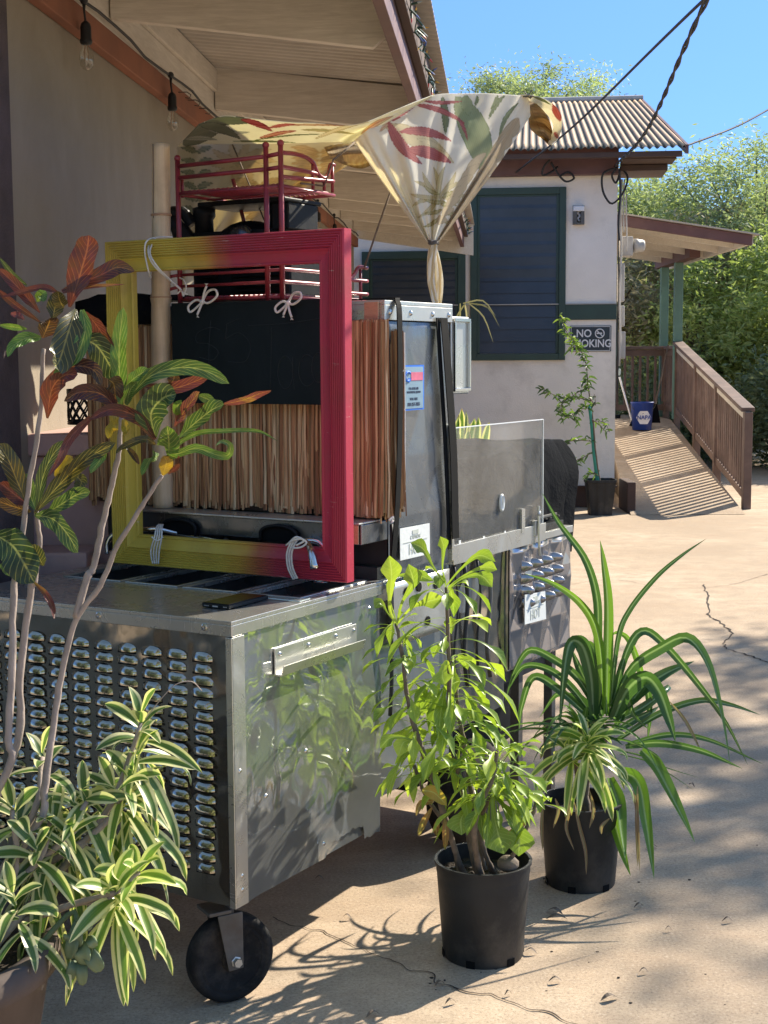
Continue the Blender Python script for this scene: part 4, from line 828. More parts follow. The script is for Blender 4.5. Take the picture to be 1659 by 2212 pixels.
for l in (.06, .80): MB().kbox(1.15, 2.0, l, l + .04, .50, .56).build('chassis_rail', greyst, fc)
# draped black cover over the grill at the back
m = MB(); rows = []
for i in range(34):
    th = i / 33; row = []
    for j in range(56):
        a = 2 * PI * j / 56; ca, sa = math.cos(a), math.sin(a); e = .62
        t = 1.72 + (.60 + .05 * (1 - th)) * abs(ca) ** e * (1 if ca > 0 else -1); l = .42 + (.40 + (.04 if ca > .5 else 0)) * abs(sa) ** e * (1 if sa > 0 else -1)
        hgt = math.sin(PI * .5 * min(1, th * 1.5)) ; k = math.sin(PI / 2 * min(1, .12 + (1 - th) * 1.5)) ** .6
        top = 1.215 + .02 * math.cos(t * 6); z = top - (top - .84) * (1 - th if th < 1 else 0) ** 1.5 if False else 0
        q = th            # 0 rim (bottom) .. 1 centre top
        s = min(1, (1 - q) * 2.2) ** .45 if q > .55 else 1.0
        s = 1.0 if q < .5 else max(0, 1 - ((q - .5) / .5) ** 2.0)
        tz = 1.265 + .035 * math.sin((t - 1.2) * 2.2); z = 0.89 + (tz - .89) * min(1, q / .5) ** .8 if q < .5 else tz + .018 * (1 - s)
        if t < 2.06: z = max(z, 1.003)
        rnd_ = max(0, (q - .3) / .2) if q < .5 else 1; t -= .05 * rnd_ ** 2 * ca; l -= .05 * rnd_ ** 2 * sa
        pt = (1.72 + (t - 1.72) * s, .42 + (l - .42) * s)
        fo = .012 * math.sin(a * 9 + 3 * noise.noise(V((ca * 2, sa * 2, q * 2)))) * (1 - q) + .04 * noise.noise(V((pt[0] * 4, pt[1] * 4, z * 5)))
        row.append(K(pt[0] + fo * ca, pt[1] + fo * sa, z + .02 * noise.noise(V((pt[0] * 6, pt[1] * 6, 4)))))
    row.append(row[0]); rows.append(row)
m.grid(rows); tag(m.build('grill_cover', clothb.m, base=K(1.72, .42, .98), smooth_=True, solid=.003), 'black fabric cover draped over equipment at the far end of the steel cart', 'cover')
# things standing on the rear worktop behind the glass
gr = thing('burner_grate', K(1.55, .06, 1.0), 'small dark wire grate lying on the rear worktop at the edge of the black cover', 'grate')
m = MB()
for k in range(5): m.tube([K(1.80 + .035 * k, -.0, 1.045), K(1.80 + .035 * k, .14, 1.045)], .004, 5)
for k in range(3): m.tube([K(1.79, .02 + .05 * k, 1.05), K(1.96, .02 + .05 * k, 1.05)], .004, 5)
m.build('bars', greyst, gr)
m = MB(); m.kbox(1.79, 1.97, -.004, .16, 1.001, 1.028); m.build('tray', darkst, gr, bevel=.002)

# ---------------------------------------------------------------- picture frame leaning on the cart
TF = .50; fl, frr, fz0, fz1 = .768, -.032, 1.012, 1.932
pf = thing('picture_frame', K(TF, .37, fz0), 'large empty wooden frame painted from yellow to red, tied upright in front of the chalkboard', 'picture frame')
def fring(m, prof):
    vs = []; rr = []; n = len(prof)
    for wv, d in prof:
        for (l, z) in ((frr + wv, fz0 + wv), (fl - wv, fz0 + wv), (fl - wv, fz1 - wv), (frr + wv, fz1 - wv)):
            vs.append((l, z, d))
    # subdivide each side so that the colour run along the rails is even
    V_ = []; rr = []; M_ = 24
    for wv, d in prof:
        cs = [(frr + wv, fz0 + wv), (fl - wv, fz0 + wv), (fl - wv, fz1 - wv), (frr + wv, fz1 - wv)]
        for k in range(4):
            a, b = cs[k], cs[(k + 1) % 4]
            for q in range(M_):
                l = a[0] + (b[0] - a[0]) * q / M_; z = a[1] + (b[1] - a[1]) * q / M_
                V_.append(K(TF - d + .0015 * noise.noise(V((l * 9, z * 9, wv * 50))), l, z)); u = (fl - l) / (fl - frr)
                f = (u - .47) * 2.2 + .46 if z > fz0 + .1 else (u - .64) * 2.0 + .46 ; rr.append(max(0, min(1, f)))
    N = 4 * M_
    m.add(V_, [(i * N + k, (i + 1) * N + k, (i + 1) * N + (k + 1) % N, i * N + (k + 1) % N) for i in range(n - 1) for k in range(N)], None, rr)
prof = [(0, -.008), (0, .026)]; wv = .002
for k in range(7): prof += [(wv, .030 - .0015 * k), (wv + .0030, .031 - .0015 * k), (wv + .0046, .027 - .0015 * k), (wv + .0056, .0265 - .0015 * k)]; wv += .0064
prof += [(.049, .022), (.056, .017), (.066, .0135), (.078, .012), (.081, .0145), (.084, .0145), (.086, .010), (.086, -.006), (0, -.008)]
m = MB(); fring(m, prof); m.build('moulding', frame_m.m, pf, smooth_=False)

# bamboo pole, chalkboard, rack, machine, ropes
m = MB(); pts = []; rr = []
P0 = K(.665, .735, 1.158); P1 = Kt(345, 312, .665)
zz = [0, .25, .43]; n = 60
for i in range(n + 1):
    q = i / n; pts.append(P0.lerp(P1, q) + CL * .004 * math.sin(q * 5)); e = 1.0
    for nd in (.33, .585, .81): e += .14 * math.exp(-((q - nd) / .006) ** 2) - .05 * math.exp(-((q - nd - .012) / .006) ** 2)
    rr.append(.0295 * e * (1 - .12 * q * q))
bp_ = thing('bamboo_pole', P0, 'upright dry bamboo pole standing on the drawer shelf left of the chalkboard', 'bamboo pole')
m.tube(pts, rr, 20); m.build('culm', bamboo.m, bp_, smooth_=True)
for nd in (.33, .585, .81):
    m = MB(); c_ = P0.lerp(P1, nd) + CL * .004 * math.sin(nd * 5); q_ = .0295 * (1 - .12 * nd * nd) * 1.12; m.lathe(c_, [(q_ * .9, -.004), (q_ * 1.02, -.0015), (q_ * 1.02, .0015), (q_ * .9, .004)], 24); m.build('node_ring', woodblk, bp_, smooth_=True)
m = MB(); m.tube([P0.lerp(P1, .80) - CS * .0265 + CL * .004, P0.lerp(P1, .9) - CS * .0262 + CL * .003, P0.lerp(P1, .998) - CS * .0258 + CL * .004], .0012, 4); m.build('split', brown_skirt, bp_)
cb = thing('chalk_sign', K(.645, .4, 1.47), 'dark chalkboard with faint chalk writing hanging over the thatch from the red rack', 'chalkboard')
m = MB(); m.kbox(.640, .646, .125, .668, 1.472, 1.762); m.build('board', board.m, cb, bevel=.001)
def ck(x, y): return Kt(192 + .405 * x, 480 + .405 * y, .6392)
def oval(cx, cy, rx, ry, a0=0, a1=2 * PI, n=22): return [(cx + rx * math.cos(a0 + (a1 - a0) * i / n), cy - ry * math.sin(a0 + (a1 - a0) * i / n)) for i in range(n + 1)]
for st_ in ([[(700, 575), (650, 560), (580, 590), (575, 640), (640, 650), (690, 690), (660, 735), (590, 720)], [(650, 525), (642, 640), (640, 755)]], [[(730, 545), (800, 512)], [(735, 548), (730, 620)], [(730, 620), (800, 590), (860, 650), (835, 740), (740, 745)]], [[(850, 550), (1040, 540), (1238, 512)], [(975, 556), (972, 720), (966, 888)]], [oval(1048, 800, 40, 88), [(1086, 720), (1088, 810), (1096, 892)]], [oval(1165, 790, 46, 84, .7, 5.6)], [oval(1225, 775, 36, 80)]):
    m = MB()
    for q_ in st_: m.tube(smooth([ck(*p) for p in q_], 26), .0011, 4)
    m.build('lettering', chalk, cb)
def bow(name, x, y, s, flip=1, label=''):
    def q(a, b, d=0): return Kt(x + a * s, y + b * s, .632 - d)
    m = MB()
    m.tube(smooth([q(0, 0), q(-14, -4, .006), q(-30, 10, .01), q(-26, 22, .01), q(-12, 12, .006), q(0, 0, .008)], 22), .0034, 7)
    m.tube(smooth([q(0, 0), q(12, -22, .006), q(28, -26, .01), q(31, -12, .01), q(14, 2, .006), q(0, 0, .008)], 22), .0034, 7)
    m.tube(smooth([q(0, 0, .006), q(4, -20 * flip, .01), q(9, -34 * flip, .01)], 8), .0034, 7); m.tube(smooth([q(0, 2, .006), q(-6, 16, .01), q(-11, 28, .012)], 8), .0034, 7); m.sphere(q(0, 0, .006), .008, .008, .008, 10)
    for a, b in ((9, -35 * flip), (-11, 29)):
        for k in range(5): m.tube([q(a, b, .01), q(a + ur(-4, 4), b + (5 if b > 0 else -5), .01)], .0012, 4)
    tag(m.build(name, ropem, base=q(0, 0), smooth_=True), label, 'rope bow')
bow('rope_bow', 437, 652, 1.0, 1, 'white rope bow at the upper left corner of the chalkboard'); bow('rope_bow', 622, 655, .9, -1, 'white rope bow at the top of the chalkboard beside the red upright')
def rope(pl, label, r_=.0024, n=30):
    m = MB()
    for p in pl: m.tube(smooth(p, n), r_, 7)
    return tag(m.build('rope_tie', ropem, base=pl[0][0], smooth_=True), label, 'rope')
def kt(x, y, t): return Kt(x, y, t)
rope([[kt(372, 512, .60), kt(345, 512, .55), kt(318, 520, .46), kt(313, 545, .455), kt(322, 590, .462), kt(326, 600, .56)],
      [kt(330, 514, .52), kt(320, 540, .455), kt(330, 570, .45), kt(360, 600, .50), kt(388, 622, .61), kt(396, 640, .62)],
      [kt(336, 513, .50), kt(324, 545, .452), kt(340, 576, .448), kt(366, 603, .50), kt(392, 628, .60)], [kt(396, 640, .62), kt(402, 620, .63), kt(396, 605, .63), kt(388, 600, .64)], [kt(392, 625, .6), kt(384, 634, .6)], [kt(394, 632, .6), kt(404, 636, .6)]],
     'white rope wrapped over the yellow top left of the frame beside the bamboo pole')
rope([[kt(328 + 5 * k, 1214, .458) if False else kt(330 + 4 * k, 1218, .46), kt(326 + 6 * k, 1190, .455), kt(334 + 5 * k, 1160, .452), kt(338 + 4 * k, 1140, .48), kt(343 + 3 * k, 1133, .53)] for k in range(4)] + [[kt(328, 1160, .452), kt(340, 1168, .446), kt(352, 1160, .452)]],
     'white rope looped around the yellow lower corner of the frame and the chrome handle')
rope([[kt(634 + 4 * k, 1252 - k, .458), kt(622 + 5 * k, 1225, .452), kt(620 + 5 * k, 1195, .45), kt(630 + 5 * k, 1170, .45), kt(645 + 3 * k, 1162, .48)] for k in range(3)] + [[kt(618, 1178, .455), kt(632, 1168, .444), kt(650, 1164, .444), kt(662, 1172, .45), kt(650, 1182, .445), kt(630, 1184, .446)], [kt(625, 1172, .446), kt(640, 1160, .442), kt(656, 1168, .446), kt(640, 1178, .442)]],
     'white rope knotted around the red lower rail of the frame beside the spout', .0028)
# faucets
fa = thing('chrome_tap', K(.56, .12, .985), 'short chrome spout curving out over the red lower rail of the frame', 'tap')
m = MB(); m.tube(smooth([K(.60, .13, .99), K(.60, .13, 1.09), kt(640, 1170, .56), kt(658, 1170, .50), kt(672, 1190, .445), kt(680, 1228, .43)], 26), [.009] * 20 + [.0095, .010, .0105, .011, .0115, .012, .0125], 14); m.build('spout', chrome, fa, smooth_=True)
m = MB(); m.lathe(K(.60, .13, .986), [(.025, 0), (.022, .01), (.012, .02), (.012, .035)], 18); m.build('base', chrome, fa, smooth_=True)
fh = thing('bent_chrome_tube', K(.56, .66, .985), 'long chrome tube curving out beside the yellow lower corner of the frame', 'tube')
m = MB(); m.tube(smooth([kt(232, 1196, .50), kt(232, 1172, .50), kt(248, 1153, .51), kt(290, 1146, .53), kt(340, 1143, .56), kt(385, 1152, .60), K(.66, .50, 1.07)], 30), .0075, 12); m.build('bar', chrome, fh, smooth_=True)
m = MB(); m.lathe(K(.66, .50, 1.03), [(.014, 0), (.014, .045), (.008, .055)], 14); m.lathe(K(.66, .50, .986), [(.02, 0), (.01, .045)], 14); m.build('mount', chrome, fh, smooth_=True)
# phone
ph = thing('phone', K(.20, .135, .985), 'black smartphone lying flat near the front corner of the steel worktop', 'phone')
m = MB(); m.kbox(.115, .285, .088, .172, .9865, .9975); m.build('case', blackp, ph, bevel=.003)
m = MB(); m.kbox(.119, .281, .092, .168, .998, .9986); m.build('screen', screen, ph)
m = MB(); m.kbox(.1142, .1152, .122, .138, .9895, .9930); [m.kbox(.1142, .1152, l, l + .002, .990, .9925) for l in (.095, .099, .103, .150, .154, .158, .162)]; m.build('port', greym, ph)
gl_ = thing('clear_lid', K(.3, .0, .985), 'thin clear plastic lid lying on the worktop right of the phone', 'lid')
m = MB()
cs = [K(.30, .10, .9895), K(.30, .00, .9895), K(.335, .00, .9895), K(.335, .10, .9895)]
m.hexa([K(.292, .145, .9868), K(.292, -.004, .9868), K(.332, -.004, .9868), K(.332, .145, .9868), K(.292, .145, .9885), K(.292, -.004, .9885), K(.332, -.004, .9885), K(.332, .145, .9885)]); m.build('sheet', acrylic, gl_)
m = MB(); m.tube([K(.289, .148, .9885), K(.289, -.006, .9885), K(.334, -.006, .9885)], .0018, 5); m.build('rim', clrtip, gl_)

# red wire rack
rk = thing('wire_rack', K(.68, .48, 1.757), 'dark red wire shelf rack with two tiers standing on top of the tall cabinet', 'wire rack')
def rb(name, pl, r_, n=0):
    m = MB()
    for p in pl: m.tube(smooth(p, n) if n else p, r_, 8)
    return m.build(name, redwire, rk, smooth_=True)
for l, zt in ((.665, 2.175), (.352, 2.188), (.302, 2.190)):
    m = MB(); m.tube([K(.68, l, 1.760), K(.68, l, zt)], .0075, 10); m.sphere(K(.68, l, zt + .006), .010, .010, .010, 12); m.build('upright', redwire, rk, smooth_=True)
m = MB(); m.tube([K(1.12, .665, 1.760), K(.95, .665, 2.15)], .006, 8); m.build('upright', redwire, rk, smooth_=True)
rb('rail', [[K(.68, .665, 2.158), K(.68, .352, 2.163)], [K(.68, .665, 2.125), K(.68, .352, 2.128)], [K(.68, .352, 2.163), K(.68, .302, 2.168)], [K(.68, .352, 2.128), K(.68, .302, 2.13)]], .0062)
rb('side_rail', [[K(.68, .302, 2.170), K(.74, .300, 2.174), K(.80, .300, 2.172), K(.84, .300, 2.160), K(.865, .300, 2.132), K(.90, .300, 2.122), K(.925, .300, 2.14), K(.935, .300, 2.165), K(.955, .30, 2.165)], [K(.68, .302, 2.132), K(.80, .30, 2.132), K(.86, .30, 2.13)], [K(.68, .302, 2.104), K(.95, .30, 2.118)]], .0065, 24)
for q_ in ([K(.84, .3, 2.165), K(.84, .3, 2.085)], [K(.90, .3, 2.122), K(.90, .3, 2.085)], [K(.945, .3, 2.165), K(.945, .3, 2.085)], [K(.70, .665, 2.125), K(.70, .665, 2.07)]): rb('strut', [q_], .0048)
def shelf(z, t0, t1, l0, l1):
    pl = [[K(t0, l0, z), K(t0, l1, z)], [K(t1, l0, z), K(t1, l1, z)], [K(t0, l0, z), K(t1, l0, z)], [K(t0, l1, z), K(t1, l1, z)], [K((t0 + t1) / 2, l0, z - .004), K((t0 + t1) / 2, l1, z - .004)]]
    n = int((l1 - l0) / .017)
    for i in range(1, n):
        l = l0 + (l1 - l0) * i / n; pl.append([K(t0, l, z + .005), K(t0 + .01, l, z + .008), K(t1 - .01, l, z + .008), K(t1, l, z + .005)])
    m = MB()
    for i, p in enumerate(pl): m.tube(p, .0050 if i < 4 else .0028, 6)
    m.build('shelf', redwire, rk, smooth_=True)
shelf(2.078, .68, .955, .30, .665); shelf(1.772, .68, 1.14, .30, .665)
rb('rail', [[K(.68, .665, 1.845), K(.68, .302, 1.848)], [K(.68, .665, 1.812), K(.68, .302, 1.815)]], .0045)
rb('side_rail', [[K(.68, .302, 1.85), K(.90, .30, 1.85)], [K(.68, .302, 1.815), K(.90, .30, 1.815)], [K(.80, .30, 1.92), K(.86, .300, 1.90), K(.92, .30, 1.845), K(1.02, .30, 1.835), K(1.06, .30, 1.85), K(1.09, .30, 1.875), K(1.14, .30, 1.875)], [K(.9, .30, 1.835), K(1.14, .3, 1.835)], [K(.9, .3, 1.795), K(1.14, .3, 1.795)]], .006, 24)
for q_ in ([K(.90, .3, 1.86), K(.90, .3, 1.772)], [K(1.04, .3, 1.835), K(1.04, .3, 1.772)], [K(1.10, .3, 1.87), K(1.10, .3, 1.772)], [K(.68, .73, 1.84), K(.68, .665, 1.845)], [K(.68, .73, 1.80), K(.68, .665, 1.812)]): rb('strut', [q_], .0048)
# dark machine behind the rack
km = thing('black_machine', K(.95, .58, 1.757), 'bulky black machine with horizontal fins standing behind the red wire rack', 'machine')
m = MB(); m.kbox(.86, 1.08, .40, .76, 1.78, 1.90); m.build('base', blackp, km, bevel=.012)
m = MB()
for k in range(7): m.kbox(.845, .86, .42, .60, 1.785 + k * .015, 1.793 + k * .015)
for k in range(7): m.kbox(.845, .86, .66, .73, 1.785 + k * .015, 1.793 + k * .015)
m.build('fin', strapm, km)
m = MB(); m.sphere(K(.95, .60, 1.945), .11, .10, .075, 20); m.kbox(.87, 1.05, .44, .76, 1.90, 1.985); m.tube(smooth([K(.88, .76, 1.93), K(.86, .80, 1.99), K(.86, .835, 2.035), K(.87, .80, 2.05), K(.88, .77, 2.01)], 16), [.03] * 5 + [.024] * 6 + [.018] * 6, 12); m.build('housing', blackp, km, smooth_=False, bevel=.008)
m = MB(); m.lathe(K(.86, .57, 1.955), [(.045, 0), (.045, .012), (.03, .02), (.012, .022)], 24, ax=-CS); m.build('dial', darkst, km, smooth_=True)
for l in (.74, .46): MB().lathe(K(.90, l, 1.975), [(.03, 0), (.028, .05), (.035, .06), (.035, .085), (.02, .09)], 18).build('column', blackp, km, smooth_=True)
m = MB(); m.kbox(.84, 1.04, .40, .72, 2.058, 2.072); m.kbox(.86, 1.02, .40, .46, 1.98, 2.058); m.build('top_plate', blackp, km, bevel=.004)
# dark cover and basket at the left end of the cabinet
m = MB(); rows = []
for i in range(9):
    q = i / 8; rows.append([K(.69 + .42 * j / 8, .72 + .36 * q, 1.762 + .035 * math.sin(PI * (.15 + .7 * q)) + .012 * noise.noise(V((i, j, 0)) * .6)) for j in range(9)])
rows.append([K(.69 + .42 * j / 8, 1.082, 1.70 - .01 * noise.noise(V((j, 2, 0)) * .7)) for j in range(9)])
m.grid(rows); front = [[K(.688, .72 + .36 * i / 8, 1.762 + .035 * math.sin(PI * (.15 + .7 * i / 8))) for i in range(9)], [K(.684, .72 + .36 * i / 8, 1.705) for i in range(9)]]; m.grid(front)
tag(m.build('dark_cover', clothb.m, base=K(.9, .9, 1.757), smooth_=True, solid=.004), 'dark fabric folded over the left end of the tall cabinet beside the bamboo', 'cover')
bk2 = thing('wire_basket', K(.72, 1.10, 1.40), 'small black lattice basket hanging at the left end of the thatched cabinet', 'basket')
c = K(.74, 1.105, 1.40); m = MB()
for z in (0, .006, .10, .106): m.tube([c + V((.05 * math.cos(i * PI / 12), .05 * math.sin(i * PI / 12), z)) for i in range(25)], .0035, 6, cap=False)
m.lathe(c, [(.05, 0), (.05, .012), (.048, .012), (.048, .002)], 24); m.lathe(c + UP * .09, [(.05, 0), (.053, .004), (.053, .018), (.049, .018)], 24); m.build('rim', blackp, bk2, smooth_=True)
m = MB()
for k in range(12):
    for s in (-1, 1): m.tube([c + V((.05 * math.cos(g), .05 * math.sin(g), .01 + .09 * q)) for q in np.linspace(0, 1, 7) for g in [k * PI / 6 + s * q * PI / 3]], .0030, 5)
m.build('lattice', blackp, bk2)

# ---------------------------------------------------------------- printed cloth
CREAM = (.88, .86, .79); RED = (.60, .17, .15); DRED = (.40, .05, .07); OLIVE = (.30, .36, .15); DOL = (.17, .22, .10); YEL = (.74, .66, .42); TAN = (.62, .51, .33); BRN = (.42, .29, .18); SAGE = (.19, .23, .16)
SH = [ # x0,y0,x1,y1,width,bend,colour,stripe colour
 (985, 208, 1050, 385, 62, 12, OLIVE, (.38, .44, .22)), (1005, 206, 1012, 250, 26, 0, (.36, .42, .20), OLIVE), (955, 208, 962, 290, 16, 3, DOL, OLIVE),
 (1090, 206, 1055, 258, 10, -4, OLIVE, DOL), (1120, 222, 1078, 305, 9, -10, OLIVE, DOL), (1075, 205, 1060, 235, 9, 2, OLIVE, DOL), (1030, 206, 1025, 230, 8, 2, OLIVE, DOL),
 (830, 270, 980, 352, 40, 8, YEL, (.70, .60, .35)), (845, 262, 905, 222, 14, 3, RED, DRED), (820, 285, 850, 250, 10, 0, YEL, RED), (838, 262, 912, 355, 24, -10, RED, DRED), (862, 285, 975, 305, 20, 10, RED, DRED), (880, 322, 975, 352, 26, 6, RED, DRED),
 (895, 226, 1005, 268, 12, 8, RED, DRED), (915, 218, 1000, 218, 8, -4, RED, DRED), (985, 250, 1010, 305, 7, 4, RED, DRED), (900, 300, 965, 330, 12, 4, YEL, YEL)]
for k in range(12): g = -1.57 + (k - 5.5) * .42; SH.append((948, 425, 948 + 62 * math.cos(g), 425 + 68 * math.sin(g), 11, 5 * (-1) ** k, YEL, (.60, .56, .30)))
for k in range(8): SH.append((950 + 6 * (k % 3), 420 + 8 * k, 915 + 72 * (k % 2), 400 + 15 * k, 9, 4, (.50, .47, .20), YEL))
for k in range(10): SH.append((1120 - 17 * k, 255 + 27 * k, 1075 - 16 * k, 300 + 27 * k, 30, 8, (.62, .52, .33), BRN))
for k in range(7): SH.append((1050 - 14 * k, 330 + 24 * k, 1000 - 9 * k, 395 + 15 * k, 20, -6, (.70, .60, .40), TAN))
def pcol(x, y, sh=SH, base=CREAM):
    c = base
    for (x0, y0, x1, y1, wd, bd, c1, c2) in sh:
        ax, ay = x1 - x0, y1 - y0; L2 = ax * ax + ay * ay; s = ((x - x0) * ax + (y - y0) * ay) / L2
        if s <= 0 or s >= 1: continue
        L_ = math.sqrt(L2); d = ((x - x0) * ay - (y - y0) * ax) / L_ - bd * 4 * s * (1 - s); h = wd / 2 * math.sin(PI * s ** .85) ** .75
        if abs(d) < h:
            f = .5 + .5 * math.sin(d * 1.5 + s * 3); f = f if abs(d) > 1.2 else 1; f *= .6; c = tuple(a * (1 - f) + b * f for a, b in zip(c1, c2))
            c = tuple(q * .86 + b_ * .14 for q, b_ in zip(c, base)) if abs(d) < h - 1.2 else tuple(q * .8 for q in c1)
    return c
cw = thing('cloth_awning', ony(936, 525, 4.3), 'cream tropical print cloth stretched over the rack and gathered into a hanging knot', 'awning')
def drape(name, top, bot, n, mm, fold, colf, mid=None, hem=True):
    T = smooth([V(p) for p in top], n); Bm = smooth([V(p) for p in bot], n); m = MB(); rows = []; C = []
    for j in range(mm + 1):
        v = j / mm; row = []
        for i in range(n + 1):
            u = i / n; q = T[i].lerp(Bm[i], v)
            if mid: q = q + V(mid(u, v))
            row.append(ony(q.x, q.y, q.z + fold(u, v))); C.append(colf(q.x, q.y, u, v))
        rows.append(row)
    m.grid(rows); m.c = C; return m.build(name, fabric.m, cw, smooth_=True, solid=.0015)
def pf_main(x, y, u, v): return pcol(x, y)
def fold_main(u, v):
    e = .12 + .88 * v ** 1.1 * (1 - .55 * v ** 6); w_ = u + .16 * math.sin(u * 5.0) * .6 + .05 * noise.noise(V((u * 4, v * 1.2, 0)))
    return (.034 * math.sin(2 * PI * 4.6 * w_ + 1.0) + .014 * math.sin(2 * PI * 11 * w_ + 2 * v)) * e * (1 - .6 * v ** 3) + .012 * noise.noise(V((u * 14, v * 6, 7))) * (1 - v) + .03 * noise.noise(V((u * 5, v * 2, 4))) * (1 - v) + .06 * math.sin(PI * u) * v * (1 - v) * -2
drape('drape', [(765, 304, 4.12), (800, 276, 4.12), (850, 240, 4.2), (935, 206, 4.3), (1000, 202, 4.4), (1060, 202, 4.45), (1118, 206, 4.55), (1140, 210, 4.6), (1146, 250, 4.6)],
      [(925, 524, 4.30), (927, 525, 4.29), (930, 525, 4.28), (933, 525, 4.27), (936, 525, 4.27), (939, 525, 4.27), (942, 525, 4.28), (945, 525, 4.29), (947, 524, 4.30)], 230, 170, fold_main, pf_main,
      mid=lambda u, v: (math.sin(PI * v) * (9 * max(0, u - .6) * 2 - 5 * max(0, .4 - u) * 2), 0, 0))
SH2 = [(395, 312, 490, 268, 40, 6, SAGE, (.26, .29, .20)), (440, 262, 560, 262, 18, 2, SAGE, DOL), (400, 300, 470, 302, 10, 3, (.60, .62, .56), SAGE), (450, 280, 540, 285, 9, -3, (.62, .64, .58), (.5, .5, .45)), (430, 270, 520, 300, 20, 8, SAGE, DOL),
       (530, 262, 590, 284, 12, 4, DRED, RED), (520, 258, 575, 272, 10, 2, DRED, DRED), (600, 270, 760, 272, 4, 2, (.70, .45, .30), YEL), (560, 298, 640, 282, 8, 2, RED, YEL), (580, 276, 640, 268, 7, 2, RED, RED), (540, 305, 700, 290, 3, 5, OLIVE, YEL), (650, 280, 770, 290, 7, 3, YEL, OLIVE), (680, 300, 800, 262, 9, 5, YEL, CREAM),
       (500, 305, 640, 308, 4, 2, OLIVE, DOL), (780, 290, 850, 250, 12, 4, YEL, RED)]
drape('canopy', [(430, 268, 4.05), (480, 251, 4.02), (530, 254, 4.0), (600, 262, 4.0), (680, 266, 4.0), (770, 269, 4.0), (850, 239, 4.1), (935, 205, 4.3)],
      [(383, 318, 4.75), (430, 312, 4.75), (500, 311, 4.7), (580, 310, 4.65), (660, 308, 4.6), (730, 306, 4.55), (766, 304, 4.14), (935, 207, 4.31)], 180, 44,
      lambda u, v: .03 * noise.noise(V((u * 7, v * 3, 1))) + .012 * math.sin(u * 30 + v * 6) * v, lambda x, y, u, v: pcol(x, y, SH2, (.90, .89, .78)))
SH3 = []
for k in range(9):
    for s in (-1, 1): SH3.append((690, 330 + 9 * k, 690 + s * 62, 318 + 12 * k, 15, 3 * s, TAN, BRN)); SH3.append((560 + 4 * k, 400 + 8 * k, 560 + 4 * k + s * 60, 390 + 12 * k, 17, 3 * s, (.50, .42, .26), BRN)); SH3.append((425, 330 + 26 * k, 425 + s * 34, 318 + 26 * k, 14, 3 * s, SAGE, (.40, .40, .28)))
for k in range(10): g = k * .63; SH3.append((520, 350, 520 + 80 * math.cos(g), 350 + 48 * math.sin(g), 18, 5, (.55, .46, .30), TAN))
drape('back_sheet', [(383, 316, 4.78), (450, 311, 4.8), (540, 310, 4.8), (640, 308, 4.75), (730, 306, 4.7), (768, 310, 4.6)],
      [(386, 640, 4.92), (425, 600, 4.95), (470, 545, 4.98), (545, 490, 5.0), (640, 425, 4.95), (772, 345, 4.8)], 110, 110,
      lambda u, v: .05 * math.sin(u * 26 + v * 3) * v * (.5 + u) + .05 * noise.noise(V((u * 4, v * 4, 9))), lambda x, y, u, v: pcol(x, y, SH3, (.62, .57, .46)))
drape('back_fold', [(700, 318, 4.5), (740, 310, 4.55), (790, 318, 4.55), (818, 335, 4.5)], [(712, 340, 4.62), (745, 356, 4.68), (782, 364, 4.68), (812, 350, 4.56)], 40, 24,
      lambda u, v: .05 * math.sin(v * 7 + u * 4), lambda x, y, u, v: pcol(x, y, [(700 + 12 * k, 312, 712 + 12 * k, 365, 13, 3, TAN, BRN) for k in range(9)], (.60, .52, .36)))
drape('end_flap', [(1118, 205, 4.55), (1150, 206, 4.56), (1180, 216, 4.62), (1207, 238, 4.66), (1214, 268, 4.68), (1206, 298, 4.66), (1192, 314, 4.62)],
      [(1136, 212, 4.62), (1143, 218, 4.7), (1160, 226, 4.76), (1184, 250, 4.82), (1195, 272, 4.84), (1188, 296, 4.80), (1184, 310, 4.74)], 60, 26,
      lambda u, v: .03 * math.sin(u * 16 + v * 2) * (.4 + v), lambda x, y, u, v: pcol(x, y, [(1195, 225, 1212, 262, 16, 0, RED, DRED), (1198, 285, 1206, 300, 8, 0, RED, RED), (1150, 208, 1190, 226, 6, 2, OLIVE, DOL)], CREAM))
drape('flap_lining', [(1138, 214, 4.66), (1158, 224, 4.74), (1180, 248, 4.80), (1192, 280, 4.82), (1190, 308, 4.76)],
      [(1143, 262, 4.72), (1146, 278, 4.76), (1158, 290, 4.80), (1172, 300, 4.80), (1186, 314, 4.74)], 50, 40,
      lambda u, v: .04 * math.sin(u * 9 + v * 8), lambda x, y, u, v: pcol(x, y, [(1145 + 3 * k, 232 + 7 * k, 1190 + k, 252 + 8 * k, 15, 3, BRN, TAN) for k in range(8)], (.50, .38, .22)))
# hanging tail below the knot
def star(name, cs, Y, pleats=5):
    P = smooth([V((x, y, r_)) for x, y, r_ in cs], 60); m = MB(); rows = []; C = []; n = 60
    for q in P:
        row = []
        for k in range(n + 1):
            a = 2 * PI * k / n; rr = q.z * (1 + .35 * math.cos(a * pleats + q.y * .01)); row.append(ony(q.x + rr * math.cos(a), q.y, Y + rr * math.sin(a) * .0014)); C.append((.62, .50, .30) if math.cos(a * pleats + q.y * .01) < -.25 else CREAM if int(q.y / 24 + k / 9) % 3 else (.70, .62, .44))
        rows.append(row)
    m.grid(rows); m.c = C; m.build(name, fabric.m, cw, smooth_=True)
star('tail', [(936, 518, 8), (936, 527, 7), (933, 545, 8), (930, 575, 7.5), (930, 610, 7), (936, 640, 6.5), (942, 665, 6), (945, 692, 3)], 4.27, 3)
star('tail', [(937, 520, 5), (938, 530, 4), (942, 560, 6.5), (947, 600, 7.5), (947, 635, 7), (945, 665, 5.5), (944, 700, 2.5)], 4.285, 3)
